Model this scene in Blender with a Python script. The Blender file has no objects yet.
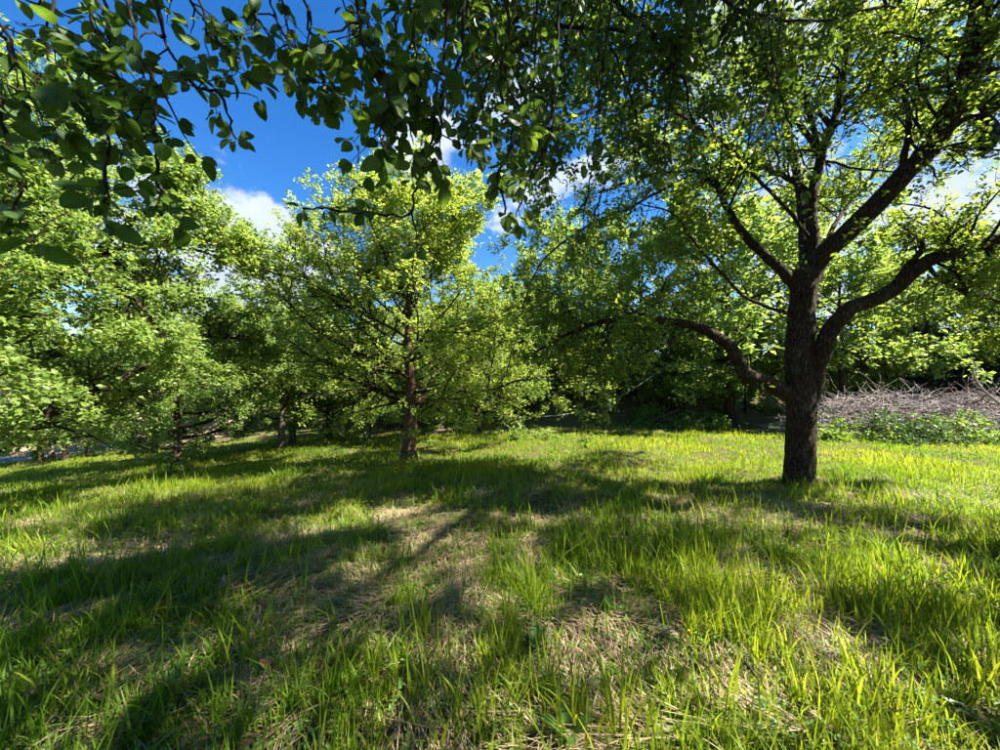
import bpy, math
import numpy as np
from mathutils import Matrix, Vector

S = bpy.context.scene
COL = S.collection
R = math.radians

# ------------------------------------------------------------------ camera
CAM_Z = 1.5
F = 363.0                                     # focal length in photo pixels (1000 wide)
cam_data = bpy.data.cameras.new('camera')
cam_data.sensor_width = 36.0
cam_data.lens = 36.0 * F / 1000.0
cam_data.clip_start = 0.02
cam_data.clip_end = 3000.0
cam = bpy.data.objects.new('camera', cam_data)
COL.objects.link(cam)
cam.location = (0, 0, CAM_Z)
cam.rotation_euler = (R(90), 0, 0)
S.camera = cam

# ------------------------------------------------------------------ sun and sky
SUN_EL = 48.0
SUN_AZ = 94.0                                 # degrees clockwise from the view direction (+Y)
sdir = Vector((math.sin(R(SUN_AZ)) * math.cos(R(SUN_EL)), math.cos(R(SUN_AZ)) * math.cos(R(SUN_EL)), math.sin(R(SUN_EL))))
sun_data = bpy.data.lights.new('sun', 'SUN')
sun_data.energy = 5.0
sun_data.angle = R(0.53)
sun_data.color = (1.0, 0.94, 0.84)
sun = bpy.data.objects.new('sun', sun_data)
COL.objects.link(sun)
sun.rotation_euler = (-sdir).to_track_quat('-Z', 'Y').to_euler()
sun.location = (30, 10, 40)

world = bpy.data.worlds.new('World')
S.world = world
world.use_nodes = True
wn, wl = world.node_tree.nodes, world.node_tree.links
wn.clear()


def wnode(t, **kw):
    n = wn.new(t)
    for k, v in kw.items():
        setattr(n, k, v)
    return n


sky = wnode('ShaderNodeTexSky', sky_type='NISHITA')
sky.sun_disc = False
sky.sun_elevation = R(SUN_EL)
sky.sun_rotation = R(SUN_AZ)
sky.altitude = 300
sky.air_density = 1.0
sky.dust_density = 0.3
sky.ozone_density = 3.0
hs = wnode('ShaderNodeHueSaturation')
hs.inputs['Saturation'].default_value = 1.35
hs.inputs['Hue'].default_value = 0.508
wl.new(sky.outputs[0], hs.inputs['Color'])
tc = wnode('ShaderNodeTexCoord')
sep = wnode('ShaderNodeSeparateXYZ')
wl.new(tc.outputs['Generated'], sep.inputs[0])
zadd = wnode('ShaderNodeMath', operation='ADD')
zadd.inputs[1].default_value = 0.22
zmax = wnode('ShaderNodeMath', operation='MAXIMUM')
zmax.inputs[1].default_value = 0.0
wl.new(sep.outputs[2], zmax.inputs[0])
wl.new(zmax.outputs[0], zadd.inputs[0])
dx = wnode('ShaderNodeMath', operation='DIVIDE')
dy = wnode('ShaderNodeMath', operation='DIVIDE')
wl.new(sep.outputs[0], dx.inputs[0]); wl.new(zadd.outputs[0], dx.inputs[1])
wl.new(sep.outputs[1], dy.inputs[0]); wl.new(zadd.outputs[0], dy.inputs[1])
comb = wnode('ShaderNodeCombineXYZ')
wl.new(dx.outputs[0], comb.inputs[0]); wl.new(dy.outputs[0], comb.inputs[1])
comb.inputs[2].default_value = 3.1
nz = wnode('ShaderNodeTexNoise')
nz.inputs['Scale'].default_value = 2.3
nz.inputs['Detail'].default_value = 9.0
nz.inputs['Roughness'].default_value = 0.62
nz.inputs['Distortion'].default_value = 0.25
wl.new(comb.outputs[0], nz.inputs['Vector'])


def pix_dir(x, y):
    return Vector(((x - 500) / F, 1.0, -(y - 375) / F)).normalized()


# the cloud banks that stand in this part of the sky (direction, width in degrees, strength)
acc = None
for (px, py, wdeg, st) in ((222, 245, 11, 0.75), (272, 262, 7, 0.60), (380, 128, 8, 0.45), (470, 160, 8, 0.12), (530, 60, 14, 0.10),
                           (700, 60, 18, 0.14), (860, 150, 22, 0.16), (960, 280, 14, 0.2), (250, 90, 20, -0.35), (320, 190, 5, -0.25),
                           (640, 270, 7, -0.25), (180, 20, 22, -0.25)):
    d = pix_dir(px, py)
    dot = wnode('ShaderNodeVectorMath', operation='DOT_PRODUCT')
    wl.new(tc.outputs['Generated'], dot.inputs[0])
    dot.inputs[1].default_value = d
    mr = wnode('ShaderNodeMapRange', interpolation_type='SMOOTHERSTEP')
    mr.inputs[1].default_value = math.cos(R(wdeg * 1.5))
    mr.inputs[2].default_value = 1.0
    mr.inputs[3].default_value = 0.0
    mr.inputs[4].default_value = st
    wl.new(dot.outputs['Value'], mr.inputs[0])
    if acc is None:
        acc = mr.outputs[0]
    else:
        a = wnode('ShaderNodeMath', operation='ADD')
        wl.new(acc, a.inputs[0]); wl.new(mr.outputs[0], a.inputs[1])
        acc = a.outputs[0]
a = wnode('ShaderNodeMath', operation='ADD')
stretch = wnode('ShaderNodeMapRange')
stretch.clamp = False
stretch.inputs[1].default_value = 0.3; stretch.inputs[2].default_value = 0.7
wl.new(nz.outputs['Fac'], stretch.inputs[0])
wl.new(acc, a.inputs[0]); wl.new(stretch.outputs[0], a.inputs[1])
ramp = wnode('ShaderNodeMapRange', interpolation_type='SMOOTHSTEP')
ramp.inputs[1].default_value = 0.64
ramp.inputs[2].default_value = 0.92
ramp.inputs[3].default_value = 0.0
ramp.inputs[4].default_value = 1.0
wl.new(a.outputs[0], ramp.inputs[0])
nz2 = wnode('ShaderNodeTexNoise')
nz2.inputs['Scale'].default_value = 2.6
nz2.inputs['Detail'].default_value = 5.0
wl.new(comb.outputs[0], nz2.inputs['Vector'])
ccol = wnode('ShaderNodeMix', data_type='RGBA')
ccol.inputs[6].default_value = (1.9, 2.5, 3.7, 1)
ccol.inputs[7].default_value = (4.4, 4.7, 5.2, 1)
wl.new(nz2.outputs['Fac'], ccol.inputs[0])
mixc = wnode('ShaderNodeMix', data_type='RGBA')
wl.new(ramp.outputs[0], mixc.inputs[0])
wl.new(hs.outputs[0], mixc.inputs[6])
wl.new(ccol.outputs[2], mixc.inputs[7])
bg = wnode('ShaderNodeBackground')
bg.inputs['Strength'].default_value = 0.05
wl.new(mixc.outputs[2], bg.inputs['Color'])
wout = wnode('ShaderNodeOutputWorld')
wl.new(bg.outputs[0], wout.inputs['Surface'])

S.view_settings.view_transform = 'Standard'
S.view_settings.look = 'None'
S.view_settings.gamma = 1.0
S.view_settings.use_curve_mapping = False
S.view_settings.exposure = 2.4
S.render.engine = 'CYCLES'
cy = S.cycles
cy.use_denoising = True
cy.denoiser = 'OPENIMAGEDENOISE'
cy.max_bounces = 6
cy.diffuse_bounces = 3
cy.glossy_bounces = 2
cy.transmission_bounces = 5
cy.transparent_max_bounces = 4
cy.caustics_reflective = False
cy.caustics_refractive = False
cy.sample_clamp_indirect = 6.0


# ------------------------------------------------------------------ small maths
def nrm(v):
    return v / np.maximum(np.linalg.norm(v, axis=-1, keepdims=True), 1e-9)


def sstep(a, b, x):
    t = np.clip((x - a) / (b - a), 0, 1)
    return t * t * (3 - 2 * t)


_lat = np.random.default_rng(7).random((256, 256))


def vnoise(x, y):
    x = np.asarray(x, float); y = np.asarray(y, float)
    xi = np.floor(x).astype(int); yi = np.floor(y).astype(int)
    fx = x - xi; fy = y - yi
    fx = fx * fx * (3 - 2 * fx); fy = fy * fy * (3 - 2 * fy)
    a = _lat[xi & 255, yi & 255]; b = _lat[(xi + 1) & 255, yi & 255]
    c = _lat[xi & 255, (yi + 1) & 255]; d = _lat[(xi + 1) & 255, (yi + 1) & 255]
    return (a * (1 - fx) + b * fx) * (1 - fy) + (c * (1 - fx) + d * fx) * fy


def fbm(x, y, o=4):
    s = 0; amp = 0.5
    for i in range(o):
        s = s + amp * vnoise(x * 2 ** i + 17.3 * i, y * 2 ** i + 5.1 * i)
        amp *= 0.5
    return s / (1 - 0.5 ** o)


def softplus(x, k=1.0):
    return np.log1p(np.exp(np.clip(x * k, -40, 40))) / k


def ground(x, y):
    x = np.asarray(x, float); y = np.asarray(y, float)
    yc = np.clip(y, -30, 60)
    z = -0.05 * softplus(np.minimum(yc, 16) - 4.0, 1.2)
    xl = np.minimum(softplus(-x, 1.0), 24)
    z = z - 0.08 * xl * sstep(1.5, 9.0, yc)
    # earth bank behind the orchard, high on the right, low on the left
    z = z + 3.3 * sstep(12.8, 19.0, yc - 0.10 * np.clip(x, 0, 12)) * sstep(-4, 7, x)
    z = z + 1.5 * sstep(17.0, 24.0, yc) * (1 - sstep(-4, 7, x))
    z = z + (fbm(x * 0.35 + 3, y * 0.35 + 8, 3) - 0.5) * 0.16 * sstep(1.0, 5.0, np.abs(y) + np.abs(x) * 0.5)
    near = np.exp(-(x * x + y * y) / 900.0)
    z = z + (fbm(x * 2.2, y * 2.2, 3) - 0.5) * 0.17 * near
    return z


def at(px, py, depth):
    return np.array([(px - 500) / F * depth, depth, CAM_Z - (py - 375) / F * depth])


def ground_at(px, py, ymax=40.0):
    """where the sight line through a photo pixel meets the ground"""
    for d in np.arange(0.8, ymax, 0.01):
        p = at(px, py, d)
        if p[2] <= ground(p[0], p[1]):
            return p
    return at(px, py, ymax)


# ------------------------------------------------------------------ mesh building
def make_mesh(name, verts, faces_list, var=None, smooth=False):
    me = bpy.data.meshes.new(name)
    verts = np.ascontiguousarray(verts, dtype=np.float32)
    me.vertices.add(len(verts))
    me.vertices.foreach_set('co', verts.ravel())
    loops = []; starts = []; totals = []
    off = 0
    for f in faces_list:
        f = np.asarray(f)
        if len(f) == 0:
            continue
        k = f.shape[1]
        loops.append(f.ravel())
        starts.append(off + np.arange(len(f)) * k)
        totals.append(np.full(len(f), k))
        off += f.size
    loops = np.concatenate(loops).astype(np.int32)
    starts = np.concatenate(starts).astype(np.int32)
    me.loops.add(len(loops))
    me.loops.foreach_set('vertex_index', loops)
    me.polygons.add(len(starts))
    me.polygons.foreach_set('loop_start', starts)
    if smooth:
        me.polygons.foreach_set('use_smooth', np.ones(len(starts), dtype=bool))
    else:
        me.polygons.foreach_set('use_smooth', np.zeros(len(starts), dtype=bool))
    if var is not None:
        at_ = me.attributes.new('var', 'FLOAT', 'POINT')
        at_.data.foreach_set('value', np.ascontiguousarray(var, dtype=np.float32))
    me.update(calc_edges=True)
    me.validate()
    return me


def obj(name, me, mat=None, parent=None, kind=None, label=None, cat=None, group=None):
    o = bpy.data.objects.new(name, me)
    COL.objects.link(o)
    if mat is not None and not me.materials:
        me.materials.append(mat)
    if parent is not None:
        o.parent = parent
    tag(o, label, cat, group, kind)
    return o


def tag(o, label=None, cat=None, group=None, kind=None):
    if label: o['label'] = label
    if cat: o['category'] = cat
    if group: o['group'] = group
    if kind: o['kind'] = kind
    return o


def empty(name, loc, label, cat, group=None, rz=0, sc=1.0):
    o = bpy.data.objects.new(name, None)
    COL.objects.link(o)
    o.empty_display_size = 0.2
    o.location = tuple(float(v) for v in loc)
    o.rotation_euler = (0, 0, rz)
    o.scale = sc if hasattr(sc, '__len__') else (sc, sc, sc)
    return tag(o, label, cat, group)


def copy_tree(root, loc, rz, sc, label):
    c = root.copy()
    COL.objects.link(c)
    c.location = tuple(float(v) for v in loc)
    c.rotation_euler = (0, 0, rz)
    c.scale = sc if hasattr(sc, '__len__') else (sc, sc, sc)
    c['label'] = label
    for ch in root.children:
        d = ch.copy()
        COL.objects.link(d)
        d.parent = c
    return c


class Geo:
    def __init__(self):
        self.v = []; self.q = []; self.t = []; self.a = []; self.n = 0

    def add(self, v, quads=None, tris=None, var=None):
        if quads is not None and len(quads): self.q.append(np.asarray(quads) + self.n)
        if tris is not None and len(tris): self.t.append(np.asarray(tris) + self.n)
        self.v.append(v); self.n += len(v)
        self.a.append(np.full(len(v), 0.5) if var is None else var)

    def mesh(self, name, smooth=False):
        fl = []
        if self.q: fl.append(np.concatenate(self.q))
        if self.t: fl.append(np.concatenate(self.t))
        return make_mesh(name, np.concatenate(self.v), fl, np.concatenate(self.a), smooth)


def tubes(pts, rad, sides, rng=None, rough=0.0, cap=True):
    """pts (m,n,3), rad (m,n) -> verts, quads, tris"""
    m, n, _ = pts.shape
    t = np.gradient(pts, axis=1)
    t = nrm(t)
    mean = nrm(t.mean(axis=1))
    ref = np.where(np.abs(mean[:, 2:3]) > 0.8, np.array([[1.0, 0.13, 0]]), np.array([[0, 0.1, 1.0]]))
    u = nrm(np.cross(t, ref[:, None, :]))
    w = np.cross(t, u)
    ang = np.arange(sides) / sides * 2 * np.pi
    ca = np.cos(ang)[None, None, :, None]; sa = np.sin(ang)[None, None, :, None]
    r = rad[:, :, None, None]
    if rough and rng is not None:
        r = r * (1 + rough * rng.standard_normal((m, n, sides, 1)))
    v = pts[:, :, None, :] + r * (ca * u[:, :, None, :] + sa * w[:, :, None, :])
    base = (np.arange(m) * n * sides)[:, None, None]
    i = np.arange(n - 1)[None, :, None] * sides
    j = np.arange(sides)[None, None, :]
    j2 = (np.arange(sides) + 1) % sides
    j2 = j2[None, None, :]
    q = np.stack([base + i + j, base + i + j2, base + i + sides + j2, base + i + sides + j], axis=-1).reshape(-1, 4)
    return v.reshape(-1, 3), q


def catmull(ctrl, n):
    c = np.asarray(ctrl, float)
    c = np.vstack([2 * c[0] - c[1], c, 2 * c[-1] - c[-2]])
    out = []
    ts = np.linspace(0, len(c) - 3 - 1e-6, n)
    for t in ts:
        i = int(t); f = t - i
        p0, p1, p2, p3 = c[i:i + 4]
        out.append(0.5 * ((2 * p1) + (-p0 + p2) * f + (2 * p0 - 5 * p1 + 4 * p2 - p3) * f ** 2 + (-p0 + 3 * p1 - 3 * p2 + p3) * f ** 3))
    return np.array(out)


def grow(start, d, length, n, wob, trop, rng):
    m = len(start)
    pts = np.zeros((m, n + 1, 3)); pts[:, 0] = start
    d = nrm(d); trop = np.asarray(trop, float)
    for i in range(n):
        d = nrm(d + wob * rng.standard_normal((m, 3)) + trop)
        pts[:, i + 1] = pts[:, i] + d * (length / n)[:, None]
    return pts


def spawn(pts, rad, per, t0, t1, ang, asd, lenf, n, wob, trop, rng, rmul=0.55, rmin=0.0015, lmin=0.05, plen=None, taper=0.4):
    m, k, _ = pts.shape
    idx = np.repeat(np.arange(m), per)
    t = t0 + (t1 - t0) * rng.random(len(idx))
    ft = t * (k - 1); i0 = np.minimum(ft.astype(int), k - 2); f = (ft - i0)[:, None]
    p = pts[idx, i0] * (1 - f) + pts[idx, i0 + 1] * f
    tan = nrm(pts[idx, i0 + 1] - pts[idx, i0])
    r = rad[idx, i0] * (1 - f[:, 0]) + rad[idx, i0 + 1] * f[:, 0]
    rnd = rng.standard_normal((len(idx), 3))
    perp = nrm(rnd - tan * (rnd * tan).sum(-1, keepdims=True))
    a = np.radians(rng.normal(ang, asd, len(idx)))[:, None]
    d = np.cos(a) * tan + np.sin(a) * perp
    if plen is None:
        plen = np.linalg.norm(np.diff(pts, axis=1), axis=-1).sum(1)
    ln = np.maximum(lenf * plen[idx] * (1 - 0.5 * t) * rng.uniform(0.6, 1.35, len(idx)), lmin)
    cp = grow(p, d, ln, n, wob, trop, rng)
    r0 = np.maximum(r * rmul, rmin)
    cr = np.maximum(r0[:, None] * np.linspace(1, taper, n + 1)[None, :], rmin * 0.6)
    return cp, cr


# leaf templates: x = half width, y = along the leaf, z = off the leaf plane
LEAF_HEX = (np.array([[0, 0, 0], [-.27, .33, .07], [.27, .33, .07], [-.22, .70, .03], [.22, .70, .03], [0, 1, -.06]], float),
            [[0, 2, 4, 5], [0, 5, 3, 1]], [])
LEAF_RH = (np.array([[0, 0, 0], [-.31, .45, .07], [.31, .45, .07], [0, 1, -.05]], float), [], [[0, 2, 3], [0, 3, 1]])


def leaves(geo, P, D, N, size, tmpl, rng, var=None):
    T, q, t = tmpl
    D = nrm(D)
    N = nrm(N - D * (N * D).sum(-1, keepdims=True))
    Rr = np.cross(D, N)
    v = P[:, None, :] + size[:, None, None] * (T[None, :, 0:1] * Rr[:, None, :] + T[None, :, 1:2] * D[:, None, :] + T[None, :, 2:3] * N[:, None, :])
    k = len(T); m = len(P)
    off = (np.arange(m) * k)[:, None, None]
    qa = (np.array(q)[None] + off).reshape(-1, 4) if q else None
    ta = (np.array(t)[None] + off).reshape(-1, 3) if t else None
    if var is None:
        var = rng.random(m)
    geo.add(v.reshape(-1, 3), qa, ta, np.repeat(var, k))


def along(pts, per, t0, t1, rng):
    m, k, _ = pts.shape
    idx = np.repeat(np.arange(m), per)
    t = t0 + (t1 - t0) * rng.random(len(idx)) ** 0.8
    ft = t * (k - 1); i0 = np.minimum(ft.astype(int), k - 2); f = (ft - i0)[:, None]
    return pts[idx, i0] * (1 - f) + pts[idx, i0 + 1] * f, nrm(pts[idx, i0 + 1] - pts[idx, i0]), idx


def leafy(geo, pts, clusters, per_cluster, size, tmpl, rng, t0=0.15, up=0.9, droop=0.0, keep=None):
    """rosettes of leaves on little spurs along the twigs"""
    P, tan, idx = along(pts, clusters, t0, 1.0, rng)
    tint = rng.random(len(P))
    P = np.repeat(P, per_cluster, 0); tan = np.repeat(tan, per_cluster, 0); tint = np.repeat(tint, per_cluster)
    m = len(P)
    D = nrm(rng.standard_normal((m, 3)) * np.array([1, 1, .55]) + tan * 0.5 + np.array([0, 0, -droop]))
    N = rng.standard_normal((m, 3)) * 0.6 + np.array([0.25, 0.0, up])
    P = P + rng.standard_normal((m, 3)) * size * 0.5
    var = np.clip(0.6 * tint + 0.4 * rng.random(m), 0, 1)
    sz = size * rng.uniform(0.6, 1.25, m)
    if keep is not None:
        k = keep(P)
        P, D, N, sz, var = P[k], D[k], N[k], sz[k], var[k]
    leaves(geo, P, D, N, sz, tmpl, rng, var)


# ------------------------------------------------------------------ materials
def mat_new(name):
    m = bpy.data.materials.new(name)
    m.use_nodes = True
    m.node_tree.nodes.clear()
    return m, m.node_tree.nodes, m.node_tree.links


def leaf_mat(name, c0, c1, t0, t1, trans=0.45, rough=0.45, spec=0.35, use_obj=False, veins=False):
    m, n, l = mat_new(name)
    out = n.new('ShaderNodeOutputMaterial')
    if use_obj:
        a = n.new('ShaderNodeObjectInfo'); fac = a.outputs['Random']
    else:
        a = n.new('ShaderNodeAttribute'); a.attribute_name = 'var'; fac = a.outputs['Fac']
    mx = n.new('ShaderNodeMix'); mx.data_type = 'RGBA'
    mx.inputs[6].default_value = (*c0, 1); mx.inputs[7].default_value = (*c1, 1)
    l.new(fac, mx.inputs[0])
    mt = n.new('ShaderNodeMix'); mt.data_type = 'RGBA'
    mt.inputs[6].default_value = (*t0, 1); mt.inputs[7].default_value = (*t1, 1)
    l.new(fac, mt.inputs[0])
    b = n.new('ShaderNodeBsdfPrincipled')
    b.inputs['Roughness'].default_value = rough
    b.inputs['Specular IOR Level'].default_value = spec
    l.new(mx.outputs[2], b.inputs['Base Color'])
    tr = n.new('ShaderNodeBsdfTranslucent')
    l.new(mt.outputs[2], tr.inputs['Color'])
    if veins:
        tcn = n.new('ShaderNodeTexCoord')
        nn = n.new('ShaderNodeTexNoise'); nn.inputs['Scale'].default_value = 9.0; nn.inputs['Detail'].default_value = 6
        l.new(tcn.outputs['Object'], nn.inputs['Vector'])
        sx = n.new('ShaderNodeSeparateXYZ'); l.new(tcn.outputs['Object'], sx.inputs[0])

        def mth(op, a_, b_=None):
            q = n.new('ShaderNodeMath'); q.operation = op
            for k_, x_ in enumerate((a_, b_)):
                if x_ is None: continue
                if isinstance(x_, (int, float)): q.inputs[k_].default_value = x_
                else: l.new(x_, q.inputs[k_])
            return q.outputs[0]
        ax = mth('ABSOLUTE', sx.outputs[0])
        ph = mth('MULTIPLY', mth('SUBTRACT', sx.outputs[1], mth('MULTIPLY', ax, .75)), 46.0)
        sv = mth('POWER', mth('ABSOLUTE', mth('SINE', ph)), 9.0)
        mid = n.new('ShaderNodeMapRange'); mid.inputs[1].default_value = .008; mid.inputs[2].default_value = .03; mid.inputs[3].default_value = 1.0; mid.inputs[4].default_value = 0.0
        l.new(ax, mid.inputs[0])
        vein = mth('MAXIMUM', mid.outputs[0], mth('MULTIPLY', mth('SUBTRACT', 1.0, mth('POWER', mth('ABSOLUTE', mth('SINE', ph)), .25)), .9))
        bp = n.new('ShaderNodeBump'); bp.inputs['Strength'].default_value = 0.25; bp.inputs['Distance'].default_value = 0.003
        l.new(vein, bp.inputs['Height'])
        l.new(bp.outputs[0], b.inputs['Normal'])
        mv = n.new('ShaderNodeMapRange')
        mv.inputs[1].default_value = 0.3; mv.inputs[2].default_value = 0.7; mv.inputs[3].default_value = 0.75; mv.inputs[4].default_value = 1.2
        l.new(nn.outputs['Fac'], mv.inputs[0])
        tone = mth('ADD', mv.outputs[0], mth('MULTIPLY', vein, .45))
        for src, dst in ((mx, b.inputs['Base Color']), (mt, tr.inputs['Color'])):
            vm = n.new('ShaderNodeVectorMath'); vm.operation = 'SCALE'
            l.new(src.outputs[2], vm.inputs[0]); l.new(tone, vm.inputs['Scale'])
            l.new(vm.outputs[0], dst)
    ms = n.new('ShaderNodeMixShader'); ms.inputs[0].default_value = trans
    l.new(b.outputs[0], ms.inputs[1]); l.new(tr.outputs[0], ms.inputs[2])
    l.new(ms.outputs[0], out.inputs['Surface'])
    return m


def bark_mat(name, c0, c1, scale=14.0, bump=0.6, lichen=0.0):
    m, n, l = mat_new(name)
    out = n.new('ShaderNodeOutputMaterial')
    g = n.new('ShaderNodeNewGeometry')
    mp = n.new('ShaderNodeMapping'); mp.inputs['Scale'].default_value = (scale, scale, scale * 0.35)
    l.new(g.outputs['Position'], mp.inputs['Vector'])
    nn = n.new('ShaderNodeTexNoise'); nn.inputs['Scale'].default_value = 1.0; nn.inputs['Detail'].default_value = 8; nn.inputs['Roughness'].default_value = 0.65
    l.new(mp.outputs[0], nn.inputs['Vector'])
    wn_ = n.new('ShaderNodeTexNoise'); wn_.inputs['Scale'].default_value = 2.0; wn_.inputs['Detail'].default_value = 5
    l.new(mp.outputs[0], wn_.inputs['Vector'])
    wv_ = n.new('ShaderNodeVectorMath'); wv_.operation = 'MULTIPLY_ADD'; wv_.inputs[1].default_value = (.9, .9, .9)
    l.new(wn_.outputs['Color'], wv_.inputs[0]); l.new(mp.outputs[0], wv_.inputs[2])
    vo = n.new('ShaderNodeTexVoronoi'); vo.feature = 'DISTANCE_TO_EDGE'; vo.inputs['Scale'].default_value = 1.5
    l.new(wv_.outputs[0], vo.inputs['Vector'])
    cr = n.new('ShaderNodeMapRange'); cr.inputs[1].default_value = -0.08; cr.inputs[2].default_value = 0.30
    l.new(vo.outputs['Distance'], cr.inputs[0])
    mul = n.new('ShaderNodeMath'); mul.operation = 'MULTIPLY'
    l.new(nn.outputs['Fac'], mul.inputs[0]); l.new(cr.outputs[0], mul.inputs[1])
    mx = n.new('ShaderNodeMix'); mx.data_type = 'RGBA'
    mx.inputs[6].default_value = (*c0, 1); mx.inputs[7].default_value = (*c1, 1)
    st = n.new('ShaderNodeMapRange'); st.inputs[1].default_value = 0.1; st.inputs[2].default_value = 0.65
    l.new(mul.outputs[0], st.inputs[0]); l.new(st.outputs[0], mx.inputs[0])
    col = mx.outputs[2]
    if lichen:
        n2 = n.new('ShaderNodeTexNoise'); n2.inputs['Scale'].default_value = 3.5; n2.inputs['Detail'].default_value = 7; n2.inputs['Roughness'].default_value = .7
        l.new(g.outputs['Position'], n2.inputs['Vector'])
        r2 = n.new('ShaderNodeMapRange'); r2.inputs[1].default_value = 0.56; r2.inputs[2].default_value = 0.66; r2.inputs[4].default_value = lichen
        l.new(n2.outputs['Fac'], r2.inputs[0])
        m2 = n.new('ShaderNodeMix'); m2.data_type = 'RGBA'; m2.inputs[7].default_value = (.17, .19, .10, 1)
        l.new(r2.outputs[0], m2.inputs[0]); l.new(col, m2.inputs[6])
        col = m2.outputs[2]
    b = n.new('ShaderNodeBsdfPrincipled'); b.inputs['Roughness'].default_value = 0.9
    b.inputs['Specular IOR Level'].default_value = 0.15
    l.new(col, b.inputs['Base Color'])
    bp = n.new('ShaderNodeBump'); bp.inputs['Strength'].default_value = bump; bp.inputs['Distance'].default_value = 0.02
    l.new(mul.outputs[0], bp.inputs['Height']); l.new(bp.outputs[0], b.inputs['Normal'])
    l.new(b.outputs[0], out.inputs['Surface'])
    return m


def plain_mat(name, col, rough=0.7, scale=20.0, amount=0.35, col2=None, trans=0.0):
    m, n, l = mat_new(name)
    out = n.new('ShaderNodeOutputMaterial')
    g = n.new('ShaderNodeTexCoord')
    nn = n.new('ShaderNodeTexNoise'); nn.inputs['Scale'].default_value = scale; nn.inputs['Detail'].default_value = 6
    l.new(g.outputs['Object'], nn.inputs['Vector'])
    mx = n.new('ShaderNodeMix'); mx.data_type = 'RGBA'
    c2 = col2 or tuple(c * (1 - amount) for c in col)
    mx.inputs[6].default_value = (*c2, 1); mx.inputs[7].default_value = (*col, 1)
    l.new(nn.outputs['Fac'], mx.inputs[0])
    b = n.new('ShaderNodeBsdfPrincipled'); b.inputs['Roughness'].default_value = rough
    b.inputs['Specular IOR Level'].default_value = 0.25
    l.new(mx.outputs[2], b.inputs['Base Color'])
    bp = n.new('ShaderNodeBump'); bp.inputs['Strength'].default_value = 0.3; bp.inputs['Distance'].default_value = 0.01
    l.new(nn.outputs['Fac'], bp.inputs['Height']); l.new(bp.outputs[0], b.inputs['Normal'])
    if trans:
        tr = n.new('ShaderNodeBsdfTranslucent'); l.new(mx.outputs[2], tr.inputs['Color'])
        ms = n.new('ShaderNodeMixShader'); ms.inputs[0].default_value = trans
        l.new(b.outputs[0], ms.inputs[1]); l.new(tr.outputs[0], ms.inputs[2]); l.new(ms.outputs[0], out.inputs['Surface'])
    else:
        l.new(b.outputs[0], out.inputs['Surface'])
    return m


M = {}
M['leaf'] = leaf_mat('apple_leaf', (.055, .115, .018), (.11, .19, .030), (.16, .30, .02), (.34, .46, .05))
M['leaf_lush'] = leaf_mat('young_apple_leaf', (.06, .12, .018), (.21, .28, .065), (.15, .29, .025), (.48, .58, .11), trans=0.46)
M['leaf_back'] = leaf_mat('silhouette_apple_leaf', (.035, .075, .014), (.085, .15, .026), (.09, .19, .012), (.50, .60, .05), trans=0.48)  # backlit silhouette look put into the colours: dark base, bright transmission
M['leaf_over'] = leaf_mat('shaded_apple_leaf', (.03, .065, .012), (.06, .11, .02), (.06, .13, .010), (.22, .32, .03), trans=0.42)  # canopy shade put into the colour: darker, less yellow greens
M['leaf_lime'] = leaf_mat('lime_apple_leaf', (.12, .19, .025), (.24, .30, .055), (.28, .41, .035), (.54, .62, .09), trans=0.5)
M['leaf_near'] = leaf_mat('overhead_apple_leaf', (.035, .075, .014), (.065, .12, .022), (.075, .16, .012), (.17, .28, .025), use_obj=True, veins=True, rough=.6, spec=.25)  # shade put into the colour: transmission darkened towards a silhouette
M['leaf_dark'] = leaf_mat('shrub_leaf', (.025, .065, .018), (.055, .11, .025), (.06, .14, .02), (.12, .22, .03), trans=0.3)
M['leaf_conifer'] = leaf_mat('evergreen_leaf', (.015, .045, .022), (.035, .075, .03), (.03, .08, .02), (.05, .10, .03), trans=0.15)
M['bark'] = bark_mat('apple_bark', (.014, .009, .006), (.085, .053, .035), scale=18, bump=1.0, lichen=0.22)
M['bark_red'] = bark_mat('young_apple_bark', (.035, .02, .013), (.20, .11, .065), scale=20, bump=0.7, lichen=0.2)
M['bark_dark'] = bark_mat('twig_bark', (.012, .009, .007), (.045, .033, .026), scale=40, bump=0.3)
M['bark_grey'] = bark_mat('grey_bark', (.05, .042, .035), (.20, .17, .14), scale=22, bump=0.5)
M['dead_wood'] = bark_mat('dead_wood', (.19, .155, .145), (.50, .44, .41), scale=30, bump=0.3)
M['dead_brown'] = bark_mat('dead_bark', (.07, .05, .04), (.28, .22, .18), scale=26, bump=0.4)
M['grass'] = leaf_mat('grass_blade', (.085, .155, .010), (.235, .275, .018), (.20, .34, .010), (.52, .55, .025), trans=0.46, rough=0.5, spec=.2)
M['straw'] = leaf_mat('dry_grass', (.20, .145, .075), (.46, .37, .22), (.25, .18, .08), (.45, .36, .18), trans=0.25, rough=0.6)
M['weed'] = leaf_mat('weed_leaf', (.06, .13, .02), (.12, .21, .035), (.15, .30, .03), (.28, .42, .05), trans=0.4)


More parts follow.
